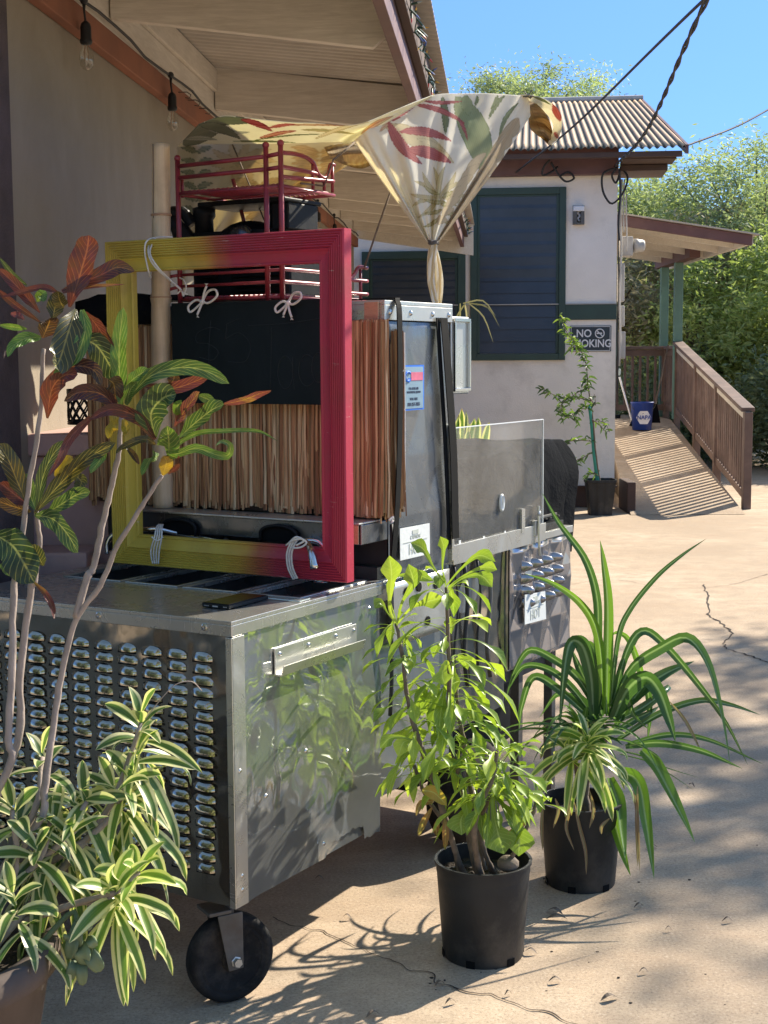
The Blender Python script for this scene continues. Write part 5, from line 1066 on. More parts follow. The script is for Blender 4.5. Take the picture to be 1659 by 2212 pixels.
m = MB(); c = ony(936, 525, 4.27)
for k in range(3): m.tube([c + V((.014 * math.cos(i * PI / 8), .014 * math.sin(i * PI / 8), -.003 + .004 * k + .002 * math.sin(i))) for i in range(17)], .0022, 6, cap=False)
m.tube([c, c + V((.02, -.02, .012))], .0018, 5); m.build('knot_string', greyst, cw, smooth_=True)
m = MB(); c = ony(1141, 208, 4.58); m.tube([c + V((.016 * math.cos(i * PI / 6), .012 * math.sin(i * PI / 6), .004 * math.sin(i * 2.3))) for i in range(13)], .003, 6, cap=False); m.tube([c, c + V((.012, -.01, .02))], .002, 5); m.tube([c, c + V((-.016, -.01, .014))], .002, 5); m.build('corner_string', greyst, cw, smooth_=True)
for nm, pts, r_, lb_ in (('guy_string', [ony(845, 410, 4.40), ony(815, 495, 4.4), K(1.12, .30, 1.87)], .0032, 'taut brown string running down from the hanging drape to the lower rail of the rack'),
                         ('guy_string', [ony(768, 306, 4.18), ony(720, 345, 4.1), K(.90, .30, 2.10), ony(650, 396, 4.15)], .0030, 'pale string from the front edge of the awning to the upper tier of the rack'),
                         ('guy_string', [ony(502, 312, 4.72), K(.95, .55, 2.02), K(.97, .54, 1.98)], .0025, 'thin red-brown string hanging from the awning behind the rack')):
    m = MB(); m.tube(pts, r_, 6); tag(m.build(nm, barkb if nm else ropem, base=pts[0], smooth_=True), lb_, 'string')

# ================================================================ PLANTS
def pot(name, x, y, r0, r1, h, parent, m_=pot_black, ribsn=0):
    m = MB(); c = V((x, y, 0)); m.lathe(c, [(r0 * .98, .0), (r0, .004), (r0 + (r1 - r0) * .9, h * .86), (r1 * .985, h * .865), (r1, h * .90), (r1, h - .006), (r1 * 1.035, h - .005), (r1 * 1.04, h + .003), (r1 * .975, h + .003), (r1 * .97, h * .9), (r1 * .96, h * .84), (.01, h * .82)], 56)
    p = m.build('pot', m_, parent, smooth_=True)
    md = p.modifiers.new('e', 'EDGE_SPLIT'); md.split_angle = R(40)
    m = MB(); 
    for k in range(6):
        g = k * PI / 3 - .9; o = c + V((math.cos(g), math.sin(g), 0)) * (r0 + .0005); m = MB(); m.box(o - V((-math.sin(g), math.cos(g), 0)) * .012 + UP * .001, V((-math.sin(g), math.cos(g), 0)) * .024, V((math.cos(g), math.sin(g), 0)) * .002, UP * .02); m.build('drain_hole', strapm, p)
    m = MB(); rows = []
    for i in range(9):
        rows.append([c + V((math.cos(a) * r1 * .955 * i / 8, math.sin(a) * r1 * .955 * i / 8, h * .83 + .02 * noise.noise(V((math.cos(a) * i, math.sin(a) * i, x * 5))))) for a in np.linspace(0, 2 * PI, 33)])
    m.grid(rows); m.build('soil', soil, parent); return p
def stem(m, pts, r0, r1, n=18, knob=.12):
    P = smooth(pts, n); P = [q_ + V((ur(-1, 1), 0, 0)) * r0 * .16 for q_ in P]; m.tube(P, [(r0 + (r1 - r0) * i / n) * (1 + knob * (rnd() - .5) * 2) for i in range(n + 1)], 8)
def droop(m, b, d, L, W, el, g, prof=lance, r=0., fold=.15, n=10, twist=0., hint=UP, wave=0.):
    d = V((d[0], d[1], 0)).normalized(); P = []
    for k in range(6):
        s = k / 5; P.append(V(b) + d * (L * (math.cos(el) * s - .12 * g * s * s * s)) + UP * (L * (math.sin(el) * s - g * s * s)))
    m.blade(P, W, hint, prof, fold, n, r, wave, twist)

# ---- near pot with fiddle-leaved plant
def pp(cx, cy, Y): return ony(480 + .4574 * cx, 1200 + .4574 * cy, Y)
YP = 3.73; pc_ = onz(1050, 2098, 0); PX, PY = pc_.x, pc_.y + .115
p1 = thing('potted_plumeria', V((PX, PY, 0)), 'bright green fiddle-leaved plumeria in the nearer black nursery pot', 'potted plant')
pot('pot', PX, PY, .108, .126, .262, p1)
sm = MB(); S_ = {}
S_['a'] = [V((PX - .01, PY, .20)), pp(1172, 1350, 3.72), pp(1140, 1110, 3.72), pp(1076, 850, 3.70), pp(1070, 500, 3.68), pp(1058, 150, 3.68)]
S_['b'] = [V((PX - .04, PY, .20)), pp(1100, 1400, 3.68), pp(1010, 1090, 3.66), pp(955, 950, 3.66), pp(885, 720, 3.66), pp(858, 520, 3.68), pp(822, 320, 3.7)]
S_['c'] = [V((PX - .06, PY + .02, .20)), pp(1100, 1400, 3.78), pp(1050, 1270, 3.78), pp(960, 1130, 3.78), pp(905, 990, 3.78)]
S_['d'] = [V((PX + .01, PY + .04, .2)), pp(1185, 1180, 3.8), pp(1145, 900, 3.82), pp(1110, 700, 3.82), pp(1090, 480, 3.82)]
S_['e'] = [V((PX + .0, PY - .05, .2)), pp(1190, 1350, 3.6), pp(1210, 1200, 3.58), pp(1275, 1060, 3.6), pp(1300, 920, 3.62)]
S_['f'] = [V((PX + .07, PY - .02, .2)), pp(1360, 1450, 3.66), pp(1400, 1360, 3.66), pp(1462, 1235, 3.68), pp(1490, 1140, 3.7)]
S_['g'] = [V((PX + .04, PY, .2)), pp(1240, 1400, 3.7), pp(1220, 1250, 3.7), pp(1290, 1100, 3.66)]
for k, p in S_.items(): stem(sm, p, .0095 if k in 'abe' else .008, .0045, 26)
sm.build('stem', barkb, p1, smooth_=True)
fo = MB()
def fid(b, az, L, el=.35, g=.75, r=None, W=None):
    droop(fo, b, (math.cos(az), math.sin(az)), L, W or L * ur(.155, .235), el, g, fiddle, rnd() * .85 if r is None else r, .25, 16, ur(-.4, .4), UP, .10)
def along_stem(key, q0, q1, n, L0, L1, el=(.1, .7), g=(.5, 1.0)):
    P = smooth(S_[key], 60); ga = rnd() * 6
    for i in range(n):
        q = q0 + (q1 - q0) * (i + rnd() * .6) / n; b = P[min(60, int(q * 60))]; ga += 2.4 + ur(-.3, .3)
        fid(b, ga, ur(L0, L1), ur(*el), ur(*g))
def head(key, n, L0, L1, el=(.2, 1.2), g=(.4, 1.1)):
    b = V(S_[key][-1]); ga = rnd() * 6
    for i in range(n): ga += 2.4; fid(b - UP * .004 * i, ga, ur(L0, L1), ur(*el), ur(*g))
head('a', 9, .12, .18, (.3, 1.2), (.5, .95)); head('b', 9, .09, .13); head('c', 9, .10, .14, (.1, .8)); head('d', 6, .10, .15, (.0, .8))
head('e', 34, .12, .20, (.1, 1.2), (.35, .75)); head('f', 12, .10, .15, (.2, 1.2), (.4, .8)); head('g', 12, .11, .17, (.1, .9), (.4, .9))
along_stem('a', .42, .93, 56, .14, .23, (.15, .55), (.45, .85)); along_stem('b', .50, .95, 26, .11, .18, (.15, .6), (.5, 1.0)); along_stem('d', .35, .97, 40, .13, .21, (.1, .5)); along_stem('c', .75, 1, 5, .09, .13); along_stem('e', .6, 1, 14, .11, .17, (.0, .6), (.5, .9)); along_stem('g', .8, 1, 5, .11, .16, (0, .5), (.5, .9)); along_stem('b', .4, .7, 5, .09, .13, (0, .5))
for pts, w_ in (([(1060, 140), (1130, 60), (1210, 0), (1290, 30)], .040), ([(1065, 150), (1150, 90), (1240, 55), (1298, 68)], .032), ([(1065, 160), (1130, 110), (1220, 95), (1275, 150)], .042), ([(1052, 130), (1000, 60), (950, -30), (890, -60)], .04), ([(1056, 130), (1040, 60), (1045, -40), (1030, -90)], .03),
                ([(815, 320), (790, 240), (800, 100), (790, 0)], .055), ([(825, 320), (850, 220), (900, 130), (880, 40)], .05), ([(830, 320), (890, 250), (960, 220), (1050, 200)], .045), ([(820, 320), (780, 270), (750, 220), (720, 250)], .03), ([(825, 325), (780, 130), (900, 90), (1000, 120)], .03),
                ([(965, 960), (890, 870), (800, 860), (745, 910)], .035), ([(965, 970), (920, 890), (860, 880), (830, 950)], .045), ([(1250, 1120), (1180, 1180), (1130, 1240), (1130, 1320)], .075), ([(1280, 1100), (1280, 1200), (1300, 1300), (1330, 1410)], .085), ([(1300, 1100), (1370, 1180), (1400, 1300), (1400, 1420)], .08),
                ([(1440, 1130), (1380, 1110), (1420, 1170), (1460, 1200)], .07), ([(1080, 560), (1060, 500), (1040, 560), (1050, 610)], .06)):
    Yk = 3.62 + ur(-.03, .05); fo.blade([pp(x, y, Yk - .015 * i) for i, (x, y) in enumerate(pts)], w_, (0, -1, .3), fiddle, .18, 16, rnd() * .85)
for pts in ([(1000, 1160), (940, 1170), (915, 1230)], [(990, 1190), (950, 1260), (925, 1325)], [(1050, 1240), (1055, 1310), (1052, 1390)], [(1020, 1240), (1010, 1290), (1015, 1330)], [(1460, 1210), (1400, 1280), (1330, 1330)]):
    fo.blade([pp(x, y, 3.66 + ur(-.03, .03)) for x, y in pts], .018, (0, -1, .2), lance, .3, 8, 1.0, .3)
fo.blade([pp(x, y, 3.6) for x, y in ((945, 1110), (1000, 1120), (1060, 1180))], .035, (0, -1, .3), lance, .2, 8, .93)
fo.build('foliage', plum_leaf, p1, smooth_=True)
m = MB()
for x, y in ((1350, 1455),): m.sphere(pp(x, y, 3.66), .03, .03, .022, 10)
m.build('root_knob', barkb, p1, smooth_=True)

# ---- second pot with long strap leaves and a small variegated plant
def p2(cx, cy, Y): return ony(1056 + .434 * cx, 1056 + .434 * cy, Y)
c2 = onz(1265, 1935, 0); QX, QY = c2.x, c2.y + .115
t2 = thing('potted_strap_plant', V((QX, QY, 0)), 'dark green spiky plant with long arching strap leaves in the black nursery pot further right', 'potted plant')
pot('pot', QX, QY, .105, .124, .258, t2)
m = MB(); stem(m, [V((QX + .01, QY, .2)), V((QX + .012, QY, .34)), p2(590, 1180, QY)], .018, .022, 12); m.tube([V((QX, QY, .2)), p2(430, 1350, QY - .06), p2(488, 1260, QY - .06)], .006, 8); m.build('stem', barkb, t2, smooth_=True)
SL = [([(560, 1130), (545, 800), (540, 550), (480, 350), (350, 170), (265, 20)], 36, .35, .1), ([(585, 1120), (590, 800), (590, 560), (570, 380), (553, 255)], 42, .75, 0), ([(560, 1100), (560, 850), (530, 680), (450, 560), (320, 470), (178, 422)], 36, .80, -.12),
      ([(605, 1080), (640, 750), (700, 600), (830, 440), (960, 330), (1082, 248)], 24, .45, .1), ([(520, 1150), (510, 950), (475, 800), (430, 755), (395, 790), (370, 950), (350, 1200)], 62, .3, -.1), ([(530, 1120), (535, 980), (500, 820), (460, 745), (395, 745)], 50, .25, .05),
      ([(600, 1130), (700, 900), (850, 790), (980, 742), (1080, 860), (1150, 1100), (1202, 1380)], 48, .4, -.15), ([(620, 1050), (690, 800), (770, 705), (880, 780), (1050, 980), (1180, 1160), (1290, 1375)], 34, .3, .1), ([(620, 1150), (690, 1000), (780, 938), (850, 1010), (900, 1150), (930, 1262)], 68, .35, -.2),
      ([(640, 1250), (850, 1120), (1050, 1055), (1200, 1075), (1352, 1125)], 28, .4, .15), ([(680, 1280), (850, 1262), (1050, 1300), (1262, 1392)], 34, .45, -.1), ([(690, 1270), (900, 1222), (1100, 1250), (1370, 1372)], 24, .5, .1), ([(760, 1300), (830, 1380), (920, 1550), (1025, 1760)], 58, .65, -.15),
      ([(640, 1400), (740, 1460), (780, 1650), (822, 1940)], 60, .68, -.2), ([(560, 1430), (610, 1600), (660, 1780), (705, 1925)], 46, .8, -.2), ([(600, 1440), (640, 1560), (655, 1700), (680, 1850)], 56, .7, -.2), ([(620, 1130), (750, 1010), (880, 920), (1022, 858)], 54, .25, .1),
      ([(560, 1150), (450, 950), (330, 850), (200, 800), (120, 920), (80, 1060)], 34, .35, .1), ([(550, 1180), (420, 1000), (300, 900), (170, 885), (90, 1010)], 32, .3, .15), ([(540, 1170), (350, 1000), (225, 938), (165, 1080), (150, 1200)], 34, .4, .05),
      ([(600, 1080), (700, 960), (760, 940), (730, 820), (690, 740), (640, 715), (610, 730)], 30, .82, .1), ([(620, 1200), (740, 1020), (785, 990), (800, 1120), (790, 1260)], 34, .45, .1), ([(520, 1200), (440, 1060), (340, 1020), (250, 1140)], 30, .3, .12), ([(600, 1150), (650, 900), (720, 760), (765, 702)], 30, .3, .1),
      ([(560, 1100), (480, 950), (440, 860), (415, 800)], 36, .2, .12), ([(610, 1100), (680, 1000), (720, 1120), (800, 1200)], 26, .5, 0), ([(640, 1300), (760, 1330), (860, 1380), (1050, 1440)], 7, .4, 0), ([(650, 1320), (800, 1360), (900, 1420), (1020, 1500)], 6, .4, -.1),
      ([(520, 1180), (500, 1080), (420, 1020), (400, 1100)], 24, .3, .1), ([(590, 1130), (560, 900), (500, 770), (470, 880)], 28, .6, .1), ([(650, 1150), (780, 1080), (880, 1000), (900, 980)], 36, .2, .15), ([(640, 1200), (720, 1150), (800, 1110), (850, 1080)], 30, .3, .1)]
m = MB()
for pts, wpx, r_, dY in SL:
    n_ = len(pts); P = [p2(x, y, QY + dY * (i / (n_ - 1)) ** 1.3) for i, (x, y) in enumerate(pts)]
    m.blade(P, wpx * .434 * 4.15 / 3100 * 1.28, (ur(-.5, .5), -1, ur(-.1, .5)), strap, .34, 26, r_, .0, ur(-.5, .5))
for k in range(26):
    g = rnd() * 6.28; droop(m, V((QX, QY, .42 + .05 * rnd())), (math.cos(g), math.sin(g)), ur(.18, .36), ur(.014, .022), ur(.3, 1.2), ur(.3, .9), strap, ur(.1, .7), .34, 16, ur(-.4, .4))
for pts in ([(420, 1500), (400, 1600), (385, 1690), (425, 1800)], [(425, 1560), (450, 1680), (480, 1800), (485, 1920)], [(740, 1480), (735, 1650), (740, 1880)], [(715, 1500), (735, 1600), (750, 1900)], [(270, 1560), (262, 1680), (268, 1800)], [(500, 1500), (520, 1600), (500, 1690)], [(600, 1640), (560, 1680), (560, 1720)], [(330, 1540), (345, 1600), (320, 1690)], [(900, 1060), (980, 1160), (1055, 1305)]):
    m.blade([p2(x, y, QY - .14 if x < 900 else QY) for x, y in pts], .011, (0, -1, .2), lance, .4, 12, 1.0, .2)
m.build('foliage', strap_leaf, t2, smooth_=True)
def song_head(m, c, ax, n, L, W, r0, r1, elmax=1.35, elmin=-.35, g0=.25, g1=1.0, stemL=.07):
    ax = V(ax).normalized(); a = ax.orthogonal().normalized(); b = ax.cross(a); ga = rnd() * 6
    for i in range(n):
        q = i / max(1, n - 1); ga += 2.4 + ur(-.25, .25); el = elmax + (elmin - elmax) * q ** .8 + ur(-.12, .12); rad = a * math.cos(ga) + b * math.sin(ga)
        d = (rad * math.cos(el) + ax * math.sin(el)).normalized(); l = L * ur(.75, 1.1) * (.6 + .4 * min(1, q * 3 + .2)); g = g0 + (g1 - g0) * q * ur(.7, 1.2); base = V(c) - ax * stemL * q
        side = d.cross(UP); side = side.normalized() if side.length > .05 else a; curl = ur(-.12, .12)
        P = [base + d * (l * s) - UP * (l * g * s * s * .6) + side * (curl * l * s * s) for s in (0, .2, .4, .6, .8, 1)]
        if g > .8: P[-1] += d * (-.12 * l)
        m.blade(P, W * ur(.8, 1.15), ax * .7 + UP * .6 + V((0, -.35, 0)), lance, .16, 12, max(0, min(1, ur(r0, r1))), .05, ur(-.8, .8))
m = MB(); song_head(m, p2(490, 1240, QY - .14), (-.05, -.3, 1), 30, .175, .027, .6, 1.0, 1.2, -.3, .5, 1.3); song_head(m, p2(380, 1290, QY - .12), (-.5, -.3, .8), 12, .14, .024, .6, 1.0, 1.0, -.3, .5, 1.2); m.build('variegated_foliage', song_leaf, t2, smooth_=True)

# ---- big planter at the lower left, croton, variegated dracaena, succulent
PLX, PLY, PLR, PLH = -1.02, 2.82, .335, .425
pl = thing('planter', V((PLX, PLY, 0)), 'large round taupe planter cut off by the lower left corner of the photo', 'planter')
m = MB(); m.lathe(V((PLX, PLY, 0)), [(.25, 0), (.265, .02), (.325, .36), (.345, .365), (PLR + .012, .39), (PLR + .010, .422), (PLR - .004, PLH), (PLR - .025, .42), (PLR - .03, .37), (.02, .36)], 72); m.build('pot', planterm, pl, smooth_=True)
m = MB(); m.lathe(V((PLX, PLY, .372)), [(PLR - .03, 0), (.2, .012), (.02, .018)], 40); m.build('soil', soil, pl)
YC = 2.95
def c5(x, y, Y=YC): return ony(.3906 * x, 480 + .3906 * y, Y)
def c6(x, y, Y=YC): return ony(.4357 * x, 1248 + .4357 * y, Y)
cr = thing('croton', V((PLX + .05, PLY + .02, .38)), 'tall croton with bare pale stems and red, orange and green veined leaves at left', 'shrub')
st = MB()
B_ = lambda x, y: V((x, y, .38))
stem(st, [B_(PLX + .02, PLY), c6(17, 1000, 2.86), c6(40, 800, 2.87), c6(60, 400, 2.9), c6(68, 60, 2.93), c5(110, 1900), c5(120, 1740), c5(168, 1400), c5(220, 1100), c5(232, 870), c5(240, 700)], .0090, .0042, 46, .09)
stem(st, [B_(PLX + .10, PLY + .04), c6(175, 1240, 2.88), c6(220, 1050, 2.9), c6(255, 800, 2.92), c6(290, 560, 2.94), c6(335, 350, 2.95), c6(385, 190, 2.95), c5(560, 2000, 2.95), c5(640, 1800, 2.95), c5(760, 1610, 2.95), c5(830, 1500, 2.95), c5(895, 1400, 2.95)], .0086, .0042, 46, .09)
stem(st, [c6(375, 200, 2.95), c6(430, 0, 2.97), c5(520, 1900, 2.98), c5(570, 1650, 3.0), c5(620, 1450, 3.0), c5(655, 1280, 3.0), c5(670, 1080, 3.0)], .0085, .005, 36, .10)
stem(st, [B_(PLX + .04, PLY + .08), c6(60, 900, 2.96), c6(100, 450, 2.98), c6(158, 40, 3.0), c5(190, 2000, 3.0), c5(215, 1750, 3.0), c5(200, 1600, 3.0)], .010, .005, 32, .09)
st.build('stem', bark, cr, smooth_=True)
m = MB()
CL5 = [([(385, 470), (440, 300), (480, 160), (492, 72)], 58, .80, oblong, 0), ([(345, 385), (560, 290), (650, 250), (745, 270)], 36, .70, lance, .03), ([(340, 380), (510, 355), (695, 343)], 10, .92, strap, .02), ([(315, 392), (240, 360), (110, 388), (0, 416)], 15, .82, strap, -.03),
       ([(220, 500), (110, 370), (-10, 255)], 24, .74, oblong, -.02), ([(220, 550), (70, 445), (-20, 365)], 16, .72, lance, -.02), ([(225, 640), (150, 640), (80, 680), (42, 745)], 28, .05, lance, -.04), ([(420, 480), (380, 600), (330, 760), (300, 800)], 56, .50, oblong, -.08), ([(455, 485), (470, 600), (420, 740), (295, 835)], 32, .12, lance, -.05),
       ([(430, 640), (530, 680), (600, 780), (645, 870)], 54, .38, oblong, .04), ([(475, 495), (555, 600), (625, 722)], 30, .78, oblong, .02), ([(672, 1040), (662, 860), (660, 680), (682, 470)], 36, .06, oblong, 0), ([(262, 1085), (285, 930), (350, 850), (430, 842)], 44, .84, oblong, -.03), ([(335, 820), (430, 795), (520, 820), (562, 905)], 34, .62, lance, -.05),
       ([(690, 1000), (820, 860), (980, 805), (1130, 820), (1268, 892)], 34, .22, oblong, -.06), ([(800, 905), (950, 920), (1080, 880), (1182, 828)], 28, .86, lance, -.03), ([(1240, 1005), (1340, 985), (1430, 950), (1500, 930)], 18, .88, lance, -.08), ([(860, 1190), (835, 1060), (900, 975), (975, 950)], 66, .34, oblong, -.04), ([(965, 1130), (1030, 1030), (1104, 938)], 28, .92, oblong, -.05),
       ([(990, 1190), (1080, 1110), (1170, 1040), (1238, 1008)], 40, .20, oblong, -.06), ([(930, 1265), (1070, 1175), (1230, 1155), (1420, 1155), (1537, 1210)], 12, .15, strap, -.08), ([(900, 1315), (1000, 1275), (1090, 1250), (1190, 1285), (1260, 1290), (1272, 1235), (1225, 1212), (1190, 1240)], 20, .14, strap, -.08),
       ([(930, 1290), (935, 1230), (925, 1125)], 48, .10, oblong, -.09), ([(880, 1290), (830, 1310), (785, 1400)], 28, .12, lance, -.09), ([(860, 1200), (760, 1080), (620, 1035), (490, 1090)], 30, .68, lance, -.05), ([(650, 1030), (560, 950), (440, 940), (355, 990)], 36, .66, lance, -.04), ([(500, 1080), (390, 1190), (330, 1310), (265, 1410)], 20, .82, strap, -.07),
       ([(190, 1610), (330, 1450), (480, 1310), (640, 1220)], 36, .46, oblong, -.05), ([(200, 1620), (235, 1420), (290, 1290), (365, 1210)], 28, .36, oblong, -.02), ([(300, 1400), (345, 1350), (405, 1312)], 34, 1.0, oblong, -.06), ([(140, 1540), (90, 1420), (40, 1300), (-10, 1225)], 42, .50, oblong, -.02), ([(255, 1610), (340, 1560), (420, 1510), (500, 1490)], 34, .20, oblong, -.05),
       ([(190, 1620), (290, 1640), (370, 1720), (432, 1828)], 42, .28, oblong, -.08), ([(-40, 1720), (70, 1790), (140, 1900), (190, 1995)], 78, .36, oblong, -.08), ([(240, 1900), (200, 1830), (155, 1790)], 36, .40, oblong, -.04), ([(188, 1990), (255, 2060), (290, 2130), (300, 2195)], 14, .88, lance, -.05), ([(430, 1300), (520, 1290), (560, 1300), (500, 1390)], 30, .12, oblong, -.06),
       ([(420, 1400), (450, 1440), (420, 1500)], 30, .45, lance, -.04), ([(600, 870), (630, 900), (640, 1000)], 40, .60, oblong, .02), ([(700, 900), (760, 850), (822, 815)], 28, .08, oblong, -.02), ([(700, 1010), (720, 930), (760, 880)], 24, .14, lance, -.03), ([(940, 900), (960, 870), (965, 840)], 26, .64, oblong, 0),
       ([(790, 1060), (850, 960), (930, 950)], 22, .42, lance, 0), ([(640, 1090), (620, 1160), (620, 1180)], 30, 1.0, lance, -.03), ([(680, 1090), (700, 1150), (695, 1180)], 20, 1.0, lance, -.05), ([(900, 1400), (920, 1330), (905, 1290)], 30, .95, oblong, -.02), ([(235, 640), (270, 560), (275, 530)], 38, .62, oblong, -.03), ([(290, 540), (310, 450), (340, 390)], 36, .52, oblong, .01),
       ([(350, 470), (330, 430), (320, 380)], 30, .56, oblong, -.03), ([(160, 1560), (100, 1520), (0, 1440)], 34, .70, oblong, .03), ([(170, 1600), (100, 1580), (-20, 1540)], 32, .55, oblong, .03), ([(200, 1600), (160, 1480), (150, 1390)], 30, .18, oblong, .02), ([(860, 1230), (800, 1200), (690, 1240), (640, 1280)], 18, .56, lance, -.04), ([(700, 1240), (740, 1290), (770, 1340)], 14, .62, lance, -.03),
       ([(930, 1390), (980, 1350), (990, 1290)], 12, .70, lance, -.05), ([(60, 505), (100, 515), (135, 540)], 14, .90, lance, -.03), ([(0, 570), (80, 580), (150, 590)], 14, .10, lance, -.02), ([(380, 750), (430, 770), (475, 805)], 20, .80, lance, .01), ([(0, 200), (80, 300), (150, 350)], 14, .30, lance, .02), ([(205, 440), (230, 400), (240, 440)], 22, .16, oblong, -.03),
       ([(1000, 1080), (980, 1030), (1005, 985)], 22, .06, lance, -.07), ([(1100, 960), (1150, 980), (1190, 1010)], 22, .16, lance, -.02), ([(0, 1900), (60, 1925), (120, 1960)], 26, .10, lance, -.06)]
for pts, wpx, r_, pf_, dY in CL5:
    Yb_ = 2.95 if pts[0][1] > 1100 or pts[0][0] > 600 else 2.93; n_ = len(pts)
    P = [c5(x, y, Yb_ + dY * i / (n_ - 1) * 1.2) for i, (x, y) in enumerate(pts)]; w3 = wpx * 2.95 / 3100
    hint = V((ur(-.45, .45), -1, ur(-.15, .5)))
    m.blade(P, w3, hint, pf_, .14, 18, r_ + ur(-.02, .02), .17, ur(-.35, .35), 6)
m.build('foliage', croton_leaf, cr, smooth_=True)
ds = thing('variegated_dracaena', V((PLX + .15, PLY - .02, .38)), 'bushy dracaena with cream edged green leaves spilling in front of the louvred steel panel', 'shrub')
heads = [(700, 690, 3.06, (.1, -.2, 1), 22, .150, .0, .55), (690, 860, 3.05, (.35, -.2, .8), 16, .145, .2, .9), (640, 990, 3.02, (.2, -.3, .8), 20, .150, .2, .9), (560, 1030, 2.98, (-.2, -.4, .7), 14, .15, .1, .6), (250, 1180, 2.92, (-.2, -.4, .8), 20, .155, .0, .5), (430, 1090, 2.95, (.3, -.5, .6), 18, .15, .0, .6),
         (210, 870, 2.98, (-.1, -.2, 1), 16, .13, .0, .4), (700, 1440, 2.86, (.5, -.3, .9), 22, .135, .6, 1.0), (570, 1540, 2.82, (.1, -.5, .7), 26, .150, .5, 1.0), (60, 1560, 2.74, (-.1, -.3, 1), 16, .12, .0, .6), (60, 1130, 2.86, (-.2, -.3, 1), 18, .14, .0, .4), (180, 1330, 2.84, (.1, -.4, .8), 18, .14, .0, .5), (350, 1250, 2.9, (.2, -.4, .7), 14, .15, .0, .5), ]
m = MB()
for (x, y, Y, ax, n_, L_, r0, r1) in heads: song_head(m, c6(x, y, Y), ax, max(8, int(n_ * .8)), L_ * .95, .0285, r0, r1, 1.25, -.6, .35, 1.5, .12)
m.build('foliage', song_leaf, ds, smooth_=True)
st = MB()
for tgt, via in (((700, 720, 3.06), (500, 1200, 2.98)), ((640, 1010, 3.02), (420, 1300, 2.95)), ((250, 1200, 2.92), (150, 1450, 2.86)), ((430, 1110, 2.95), (260, 1350, 2.9)), ((210, 890, 2.98), (150, 1200, 2.9)), ((60, 1150, 2.86), (60, 1500, 2.84)), ((570, 1560, 2.82), (300, 1640, 2.84))):
    stem(st, [V((PLX + ur(-.05, .18), PLY + ur(-.08, .08), .37)), c6(*via), c6(*tgt)], .010, .005, 16, .08)
stem(st, [c6(400, 1610, 2.84), c6(520, 1600, 2.83), c6(690, 1460, 2.86)], .006, .0045, 12)
st.build('stem', bark, ds, smooth_=True)
m = MB(); m.tube(smooth([c6(720, 700, 3.05), c6(800, 600, 3.05), c6(870, 530, 3.06), c6(950, 515, 3.07), c6(1000, 560, 3.08)], 16), .0012, 5); m.build('flower_stalk', bark, ds)
su = thing('kalanchoe', V((PLX + .33, PLY - .1, .38)), 'grey-green succulent with thick rounded leaves hanging over the planter edge above the pavement', 'succulent')
m = MB()
for (x, y, x2, y2, wd) in ((380, 1740, 340, 1890, 66), (400, 1800, 420, 1920, 84), (420, 1830, 500, 1950, 80), (380, 1880, 340, 1995, 56), (400, 1880, 410, 2020, 58), (370, 1700, 390, 1830, 60), (440, 1780, 470, 1830, 50), (350, 1760, 330, 1800, 50), (400, 1700, 450, 1740, 40)):
    m.blade([c6(x, y, 2.80), c6((x + x2) / 2, (y + y2) / 2, 2.77), c6(x2, y2, 2.78)], wd * .4357 * 2.8 / 3100, (ur(-.3, .3), -1, .3), oblong, .12, 10, rnd(), 0, 0)
m.build('foliage', sage_leaf, su, smooth_=True, solid=.005)
m = MB(); m.tube(smooth([V((PLX + .28, PLY - .05, .38)), c6(350, 1660, 2.82), c6(380, 1760, 2.80), c6(400, 1860, 2.80)], 10), .006, 7); m.build('stem', sage_leaf, su, smooth_=True)

# ---- sapling in a small pot by the house
SX, SY = 2.17, 14.55
sp = thing('potted_sapling', V((SX, SY, 0)), 'thin leafy sapling tied to a teal stake in front of the stucco wall', 'potted plant')
m = MB(); prf = [(.115, 0), (.15, .33), (.158, .335), (.158, .36), (.148, .36), (.14, .30), (.01, .29)]
c = V((SX + .03, SY, 0)); n = 48; vs = []
for q, h in prf:
    for k in range(n): a = 2 * PI * k / n; qq = (q + (.004 if (k // 2) % 2 else 0)) / max(abs(math.cos(a)), abs(math.sin(a))) ** .7; vs.append(c + V((math.cos(a) * qq, math.sin(a) * qq, h)))
m.add(vs, [(i * n + k, i * n + (k + 1) % n, (i + 1) * n + (k + 1) % n, (i + 1) * n + k) for i in range(len(prf) - 1) for k in range(n)] + [tuple((len(prf) - 1) * n + k for k in range(n))]); m.build('pot', pot_black, sp)
def s1(x, y, Y=14.5): return ony(1152 + .3055 * x, 576 + .3055 * y, Y)
m = MB(); m.tube([s1(468, 1570), s1(440, 1400), s1(410, 1100), s1(395, 980)], .016, 7); m.tube([s1(455, 1570), s1(425, 1330), s1(398, 985)], .012, 7); m.build('stake', greenp, sp)
m = MB(); br_ = {}
paths = [[(480, 1570), (445, 1350), (425, 1100), (400, 930), (385, 820), (375, 700), (330, 580), (260, 500), (215, 420), (195, 335)], [(398, 950), (330, 930), (220, 925), (130, 900), (60, 865)], [(405, 1000), (330, 1010), (240, 1060), (160, 990)], [(415, 1080), (470, 1120), (520, 1180)], [(430, 1240), (370, 1230), (280, 1230), (200, 1260)], [(435, 1300), (370, 1340), (290, 1380), (245, 1440)], [(460, 1480), (420, 1460), (380, 1480)], [(390, 850), (330, 880), (270, 920)], [(400, 930), (440, 980), (430, 900)], [(330, 600), (300, 560), (250, 590)], [(330, 1010), (300, 1060), (330, 1120)], [(415, 1090), (500, 1100), (540, 1170)], [(240, 930), (200, 980), (230, 1060)]]
for p in paths: stem(m, [s1(*q, 14.5 + ur(-.05, .05)) for q in p], .009 if p is paths[0] else .005, .003, 14)
m.build('stem', barkb, sp)
m = MB()
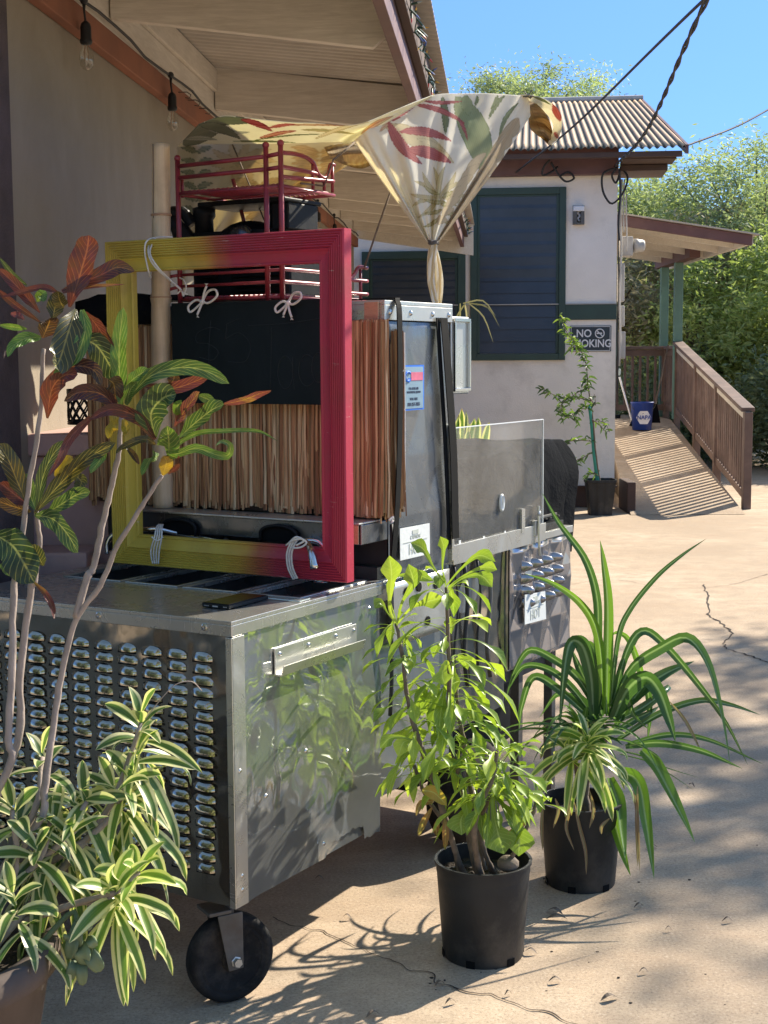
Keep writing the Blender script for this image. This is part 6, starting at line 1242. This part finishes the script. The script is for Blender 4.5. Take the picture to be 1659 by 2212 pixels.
for ip, p in enumerate(paths):
    P = smooth([s1(*q) for q in p], 60); n_ = (110, 46, 40, 14, 22, 22, 12, 22, 10, 16, 16, 10, 20)[ip]
    for k in range(n_):
        q = ur(.42 if ip == 0 else .1, 1); b = P[int(q * 60)]; g = rnd() * 6.28; d = V((math.cos(g), math.sin(g) * .6, ur(-.7, .9))).normalized(); L_ = ur(.05, .095)
        b = b + V((ur(-.02, .02), 0, ur(-.02, .02))); m.blade([b, b + d * L_ * .5, b + d * L_ - UP * .02], L_ * .22, (ur(-.5, .5), -1, ur(-.5, .8)), lance, .1, 4, min(1, max(0, ur(0, .75) + (.25 if ip == 0 and q > .7 else 0))), 0, 0, 2)
m.build('foliage', small_leaf, sp)
# snake plant in a tall pot seen behind the cart
sn = thing('snake_plant', V((.72, 6.8, 0)), 'yellow edged snake plant glimpsed between the steel cabinet and the clear guard', 'potted plant')
m = MB(); m.lathe(V((.36, 6.8, 0)), [(.11, 0), (.14, .5), (.15, 1.02), (.16, 1.05), (.14, 1.05), (.13, .98)], 30); m.build('pot', pot_black, sn, smooth_=True)
m = MB()
for k in range(14):
    b = V((.36 + ur(-.10, .10), 6.8 + ur(-.10, .10), 1.0)); d = V((ur(-.3, .3), ur(-.2, .2), 1)); L_ = ur(.24, .36); m.blade([b, b + d * L_ * .5, b + d * L_], .045, (ur(-.6, .6), -1, 0), oblong, .2, 10, ur(0, .6), 0, ur(-.8, .8))
m.build('foliage', song_leaf, sn, smooth_=True)
m = MB()
for k in range(7):
    b = V((.40 + ur(-.04, .04), 6.75, 1.85)); g = rnd() * 6.28; d = V((math.cos(g) * .35, math.sin(g) * .4, ur(-1, .1))).normalized(); L_ = ur(.10, .18); m.blade([b, b + d * L_ * .6, b + d * L_ - UP * .08], .008, None, strap, .1, 6, rnd())
hp = tag(m.build('dried_fronds', straw_leaf, base=(.48, 6.75, 1.85)), 'dry brown fronds hanging behind the small steel box against the dark window', 'dried plant')

# ---- trees and shrubs
RNG = np.random.default_rng(5)
def leafcloud(name, mat, parent, centers, n, spread, lsz, asp=.35, hang=.0, base=None):
    C = np.array(centers, float); k = RNG.integers(0, len(C), n); off = RNG.normal(size=(n, 3)) * np.array(spread); off *= (np.abs(RNG.normal(size=(n, 1))) ** .3)
    P = C[k] + off; P[:, 2] -= hang * np.abs(RNG.normal(size=n)); d = RNG.normal(size=(n, 3)); d[:, 2] = d[:, 2] * .6 - hang * 1.5; d /= np.linalg.norm(d, axis=1, keepdims=True)
    e = np.cross(d, RNG.normal(size=(n, 3))); e /= np.linalg.norm(e, axis=1, keepdims=True); L_ = lsz * RNG.uniform(.6, 1.4, (n, 1)); W_ = L_ * asp
    o = np.array(ORG[parent.name]) if parent is not None else np.zeros(3); P = P - o
    vs = np.stack([P, P + d * L_ * .5 + e * W_ * .5, P + d * L_, P + d * L_ * .5 - e * W_ * .5], 1).reshape(-1, 3)
    me = bpy.data.meshes.new(name); me.vertices.add(4 * n); me.vertices.foreach_set('co', vs.ravel()); me.loops.add(4 * n); me.loops.foreach_set('vertex_index', np.arange(4 * n)); me.polygons.add(n); me.polygons.foreach_set('loop_start', np.arange(n) * 4); me.polygons.foreach_set('loop_total', np.full(n, 4))
    me.update(calc_edges=True); me.materials.append(mat); at = me.attributes.new('rnd', 'FLOAT', 'POINT')
    tone = RNG.uniform(0, 1, len(C))[k] * .55 + RNG.uniform(0, .45, n); at.data.foreach_set('value', np.repeat(tone, 4).astype(np.float32))
    ob = bpy.data.objects.new(name, me); col.objects.link(ob); ob.parent = parent; ORG[ob.name] = V(o); return ob
def tree(name, x, y, zc, rx, rz_, mat, label, cat='tree', n=14000, K_=60, lsz=.16, asp=.28, hang=.12, trunk=True, spread=.30, z0=0., seed=1, low=-.6, grp='trees behind the ramp'):
    R_g = random.Random(seed); t = thing(name, V((x, y, z0)), label, cat, grp); cen = []
    while len(cen) < K_:
        a = V((R_g.uniform(-1, 1), R_g.uniform(-1, 1), R_g.uniform(low, 1)))
        if .35 < a.length < 1: cen.append(V((x + a.x * rx, y + a.y * rx, zc + a.z * rz_ * (.85 + .3 * R_g.random()))))
    m = MB(); top = V((x, y, max(z0 + .3, zc - rz_ * .5)))
    if trunk: m.tube(smooth([V((x, y, z0)), V((x + .1, y, (z0 + top.z) / 2)), top], 8), [.16 - .008 * i for i in range(9)], 8)
    for c in cen[::2]:
        mid = top.lerp(c, .5) + UP * .2 * R_g.random(); m.tube(smooth([top - UP * .2, mid, c], 5), [.055, .045, .035, .025, .016, .008], 5)
    m.build('trunk', treebark, t)
    leafcloud('crown', mat, t, cen, n, (spread, spread, spread * .62), lsz, asp, hang); return t
tree('kiawe_tree', 2.85, 27, 6.15, 1.45, .85, tree_leaf, 'feathery green tree crown rising above the rusty roof against the blue sky', n=26000, K_=52, seed=3, spread=.24, lsz=.085)
tree('kiawe_tree', 6.6, 25.5, 3.6, 1.9, 1.75, tree_leaf, 'largest feathery tree on the right side above the porch roof', n=60000, K_=110, seed=4, spread=.36, lsz=.10)
tree('kiawe_tree', 4.7, 27.5, 3.5, 1.7, 1.6, tree_leaf, 'feathery tree between the house corner and the larger tree, seen above the porch roof', n=40000, K_=80, seed=5, spread=.34, lsz=.10)
tree('kiawe_tree', 9.0, 27, 3.2, 2.0, 1.9, tree_leaf, 'feathery tree at the right edge of the photo behind the lime shrubs', n=36000, K_=70, seed=6, spread=.36, lsz=.10)
tree('shrub', 5.2, 23.2, 1.7, 1.1, 1.35, lime_leaf, 'bright lime green shrub behind the green porch posts', 'shrub', 16000, 50, .11, .3, .06, True, .24, seed=7, grp='shrubs behind the ramp')
tree('shrub', 6.3, 22.2, 2.0, 1.3, 1.5, lime_leaf, 'bright lime green shrub above the ramp railing near the right edge', 'shrub', 18000, 54, .11, .3, .06, True, .25, seed=8, grp='shrubs behind the ramp')
tree('shrub', 3.7, 24.0, 2.4, 1.1, 1.2, straw_leaf, 'dull shrub with pale dry seed heads beside the house corner', 'shrub', 12000, 46, .11, .3, .06, True, .24, seed=9, grp='shrubs behind the ramp')
tree('shrub', 5.6, 24.6, 3.1, 1.2, .9, straw_leaf, 'shrub with pale seed heads under the right end of the porch roof', 'shrub', 9000, 40, .11, .3, .06, True, .22, seed=10, grp='shrubs behind the ramp')
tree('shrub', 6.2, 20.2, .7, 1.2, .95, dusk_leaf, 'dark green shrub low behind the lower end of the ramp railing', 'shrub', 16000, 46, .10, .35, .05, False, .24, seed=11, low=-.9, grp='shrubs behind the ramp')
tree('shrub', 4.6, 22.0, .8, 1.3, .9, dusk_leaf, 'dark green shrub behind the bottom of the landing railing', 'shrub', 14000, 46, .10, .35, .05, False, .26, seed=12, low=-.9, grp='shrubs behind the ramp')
tree('shrub', 7.3, 21.0, 1.6, 1.0, 1.3, lime_leaf, 'sunlit yellow-green shrub cut off by the right edge of the photo', 'shrub', 12000, 40, .13, .5, .05, True, .26, seed=13, grp='shrubs behind the ramp')
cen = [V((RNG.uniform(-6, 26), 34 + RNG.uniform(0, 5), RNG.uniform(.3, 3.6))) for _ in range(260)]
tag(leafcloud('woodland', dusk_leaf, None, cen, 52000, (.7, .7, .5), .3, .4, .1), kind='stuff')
tree('reflection_shrub', -4.6, 1.4, 1.8, 1.5, 1.7, dusk_leaf, 'added dark shrub outside the left edge to darken the reflections of the louvred steel front', 'shrub', 7000, 40, .2, .4, .05, True, .35, seed=31, grp='shrubs added for reflections')  # unseen shrubs, added left of the cart to darken its mirrored front
tree('reflection_shrub', -5.2, -1.6, 1.4, 1.6, 1.4, tree_leaf, 'added green shrub behind the viewer to darken the reflections of the louvred steel front', 'shrub', 7000, 40, .2, .4, .05, True, .4, seed=32, grp='shrubs added for reflections')
# trees out of the frame: one shades the pavement from the right, the others are unseen, added to fill the reflections in the steel
tree('shade_tree', 10.9, 12.2, 7.5, 2.4, 1.1, tree_leaf, 'spreading tree outside the right edge dappling the pavement with shade', n=15000, K_=46, seed=21, spread=.42, lsz=.14, asp=.4, grp='trees around the yard')
tree('reflection_tree', -3.2, -6.5, 3.6, 2.6, 2.4, tree_leaf, 'added tree behind the viewer to fill the reflections of the louvred steel front', n=9000, K_=50, seed=22, spread=.45, lsz=.24, asp=.4, grp='trees around the yard')
tree('reflection_tree', 8.5, 11.5, 2.6, 2.0, 1.8, lime_leaf, 'added bushy tree outside the right edge to fill the reflections of the side of the cart', n=8000, K_=40, seed=23, spread=.40, lsz=.22, asp=.4, grp='trees around the yard')
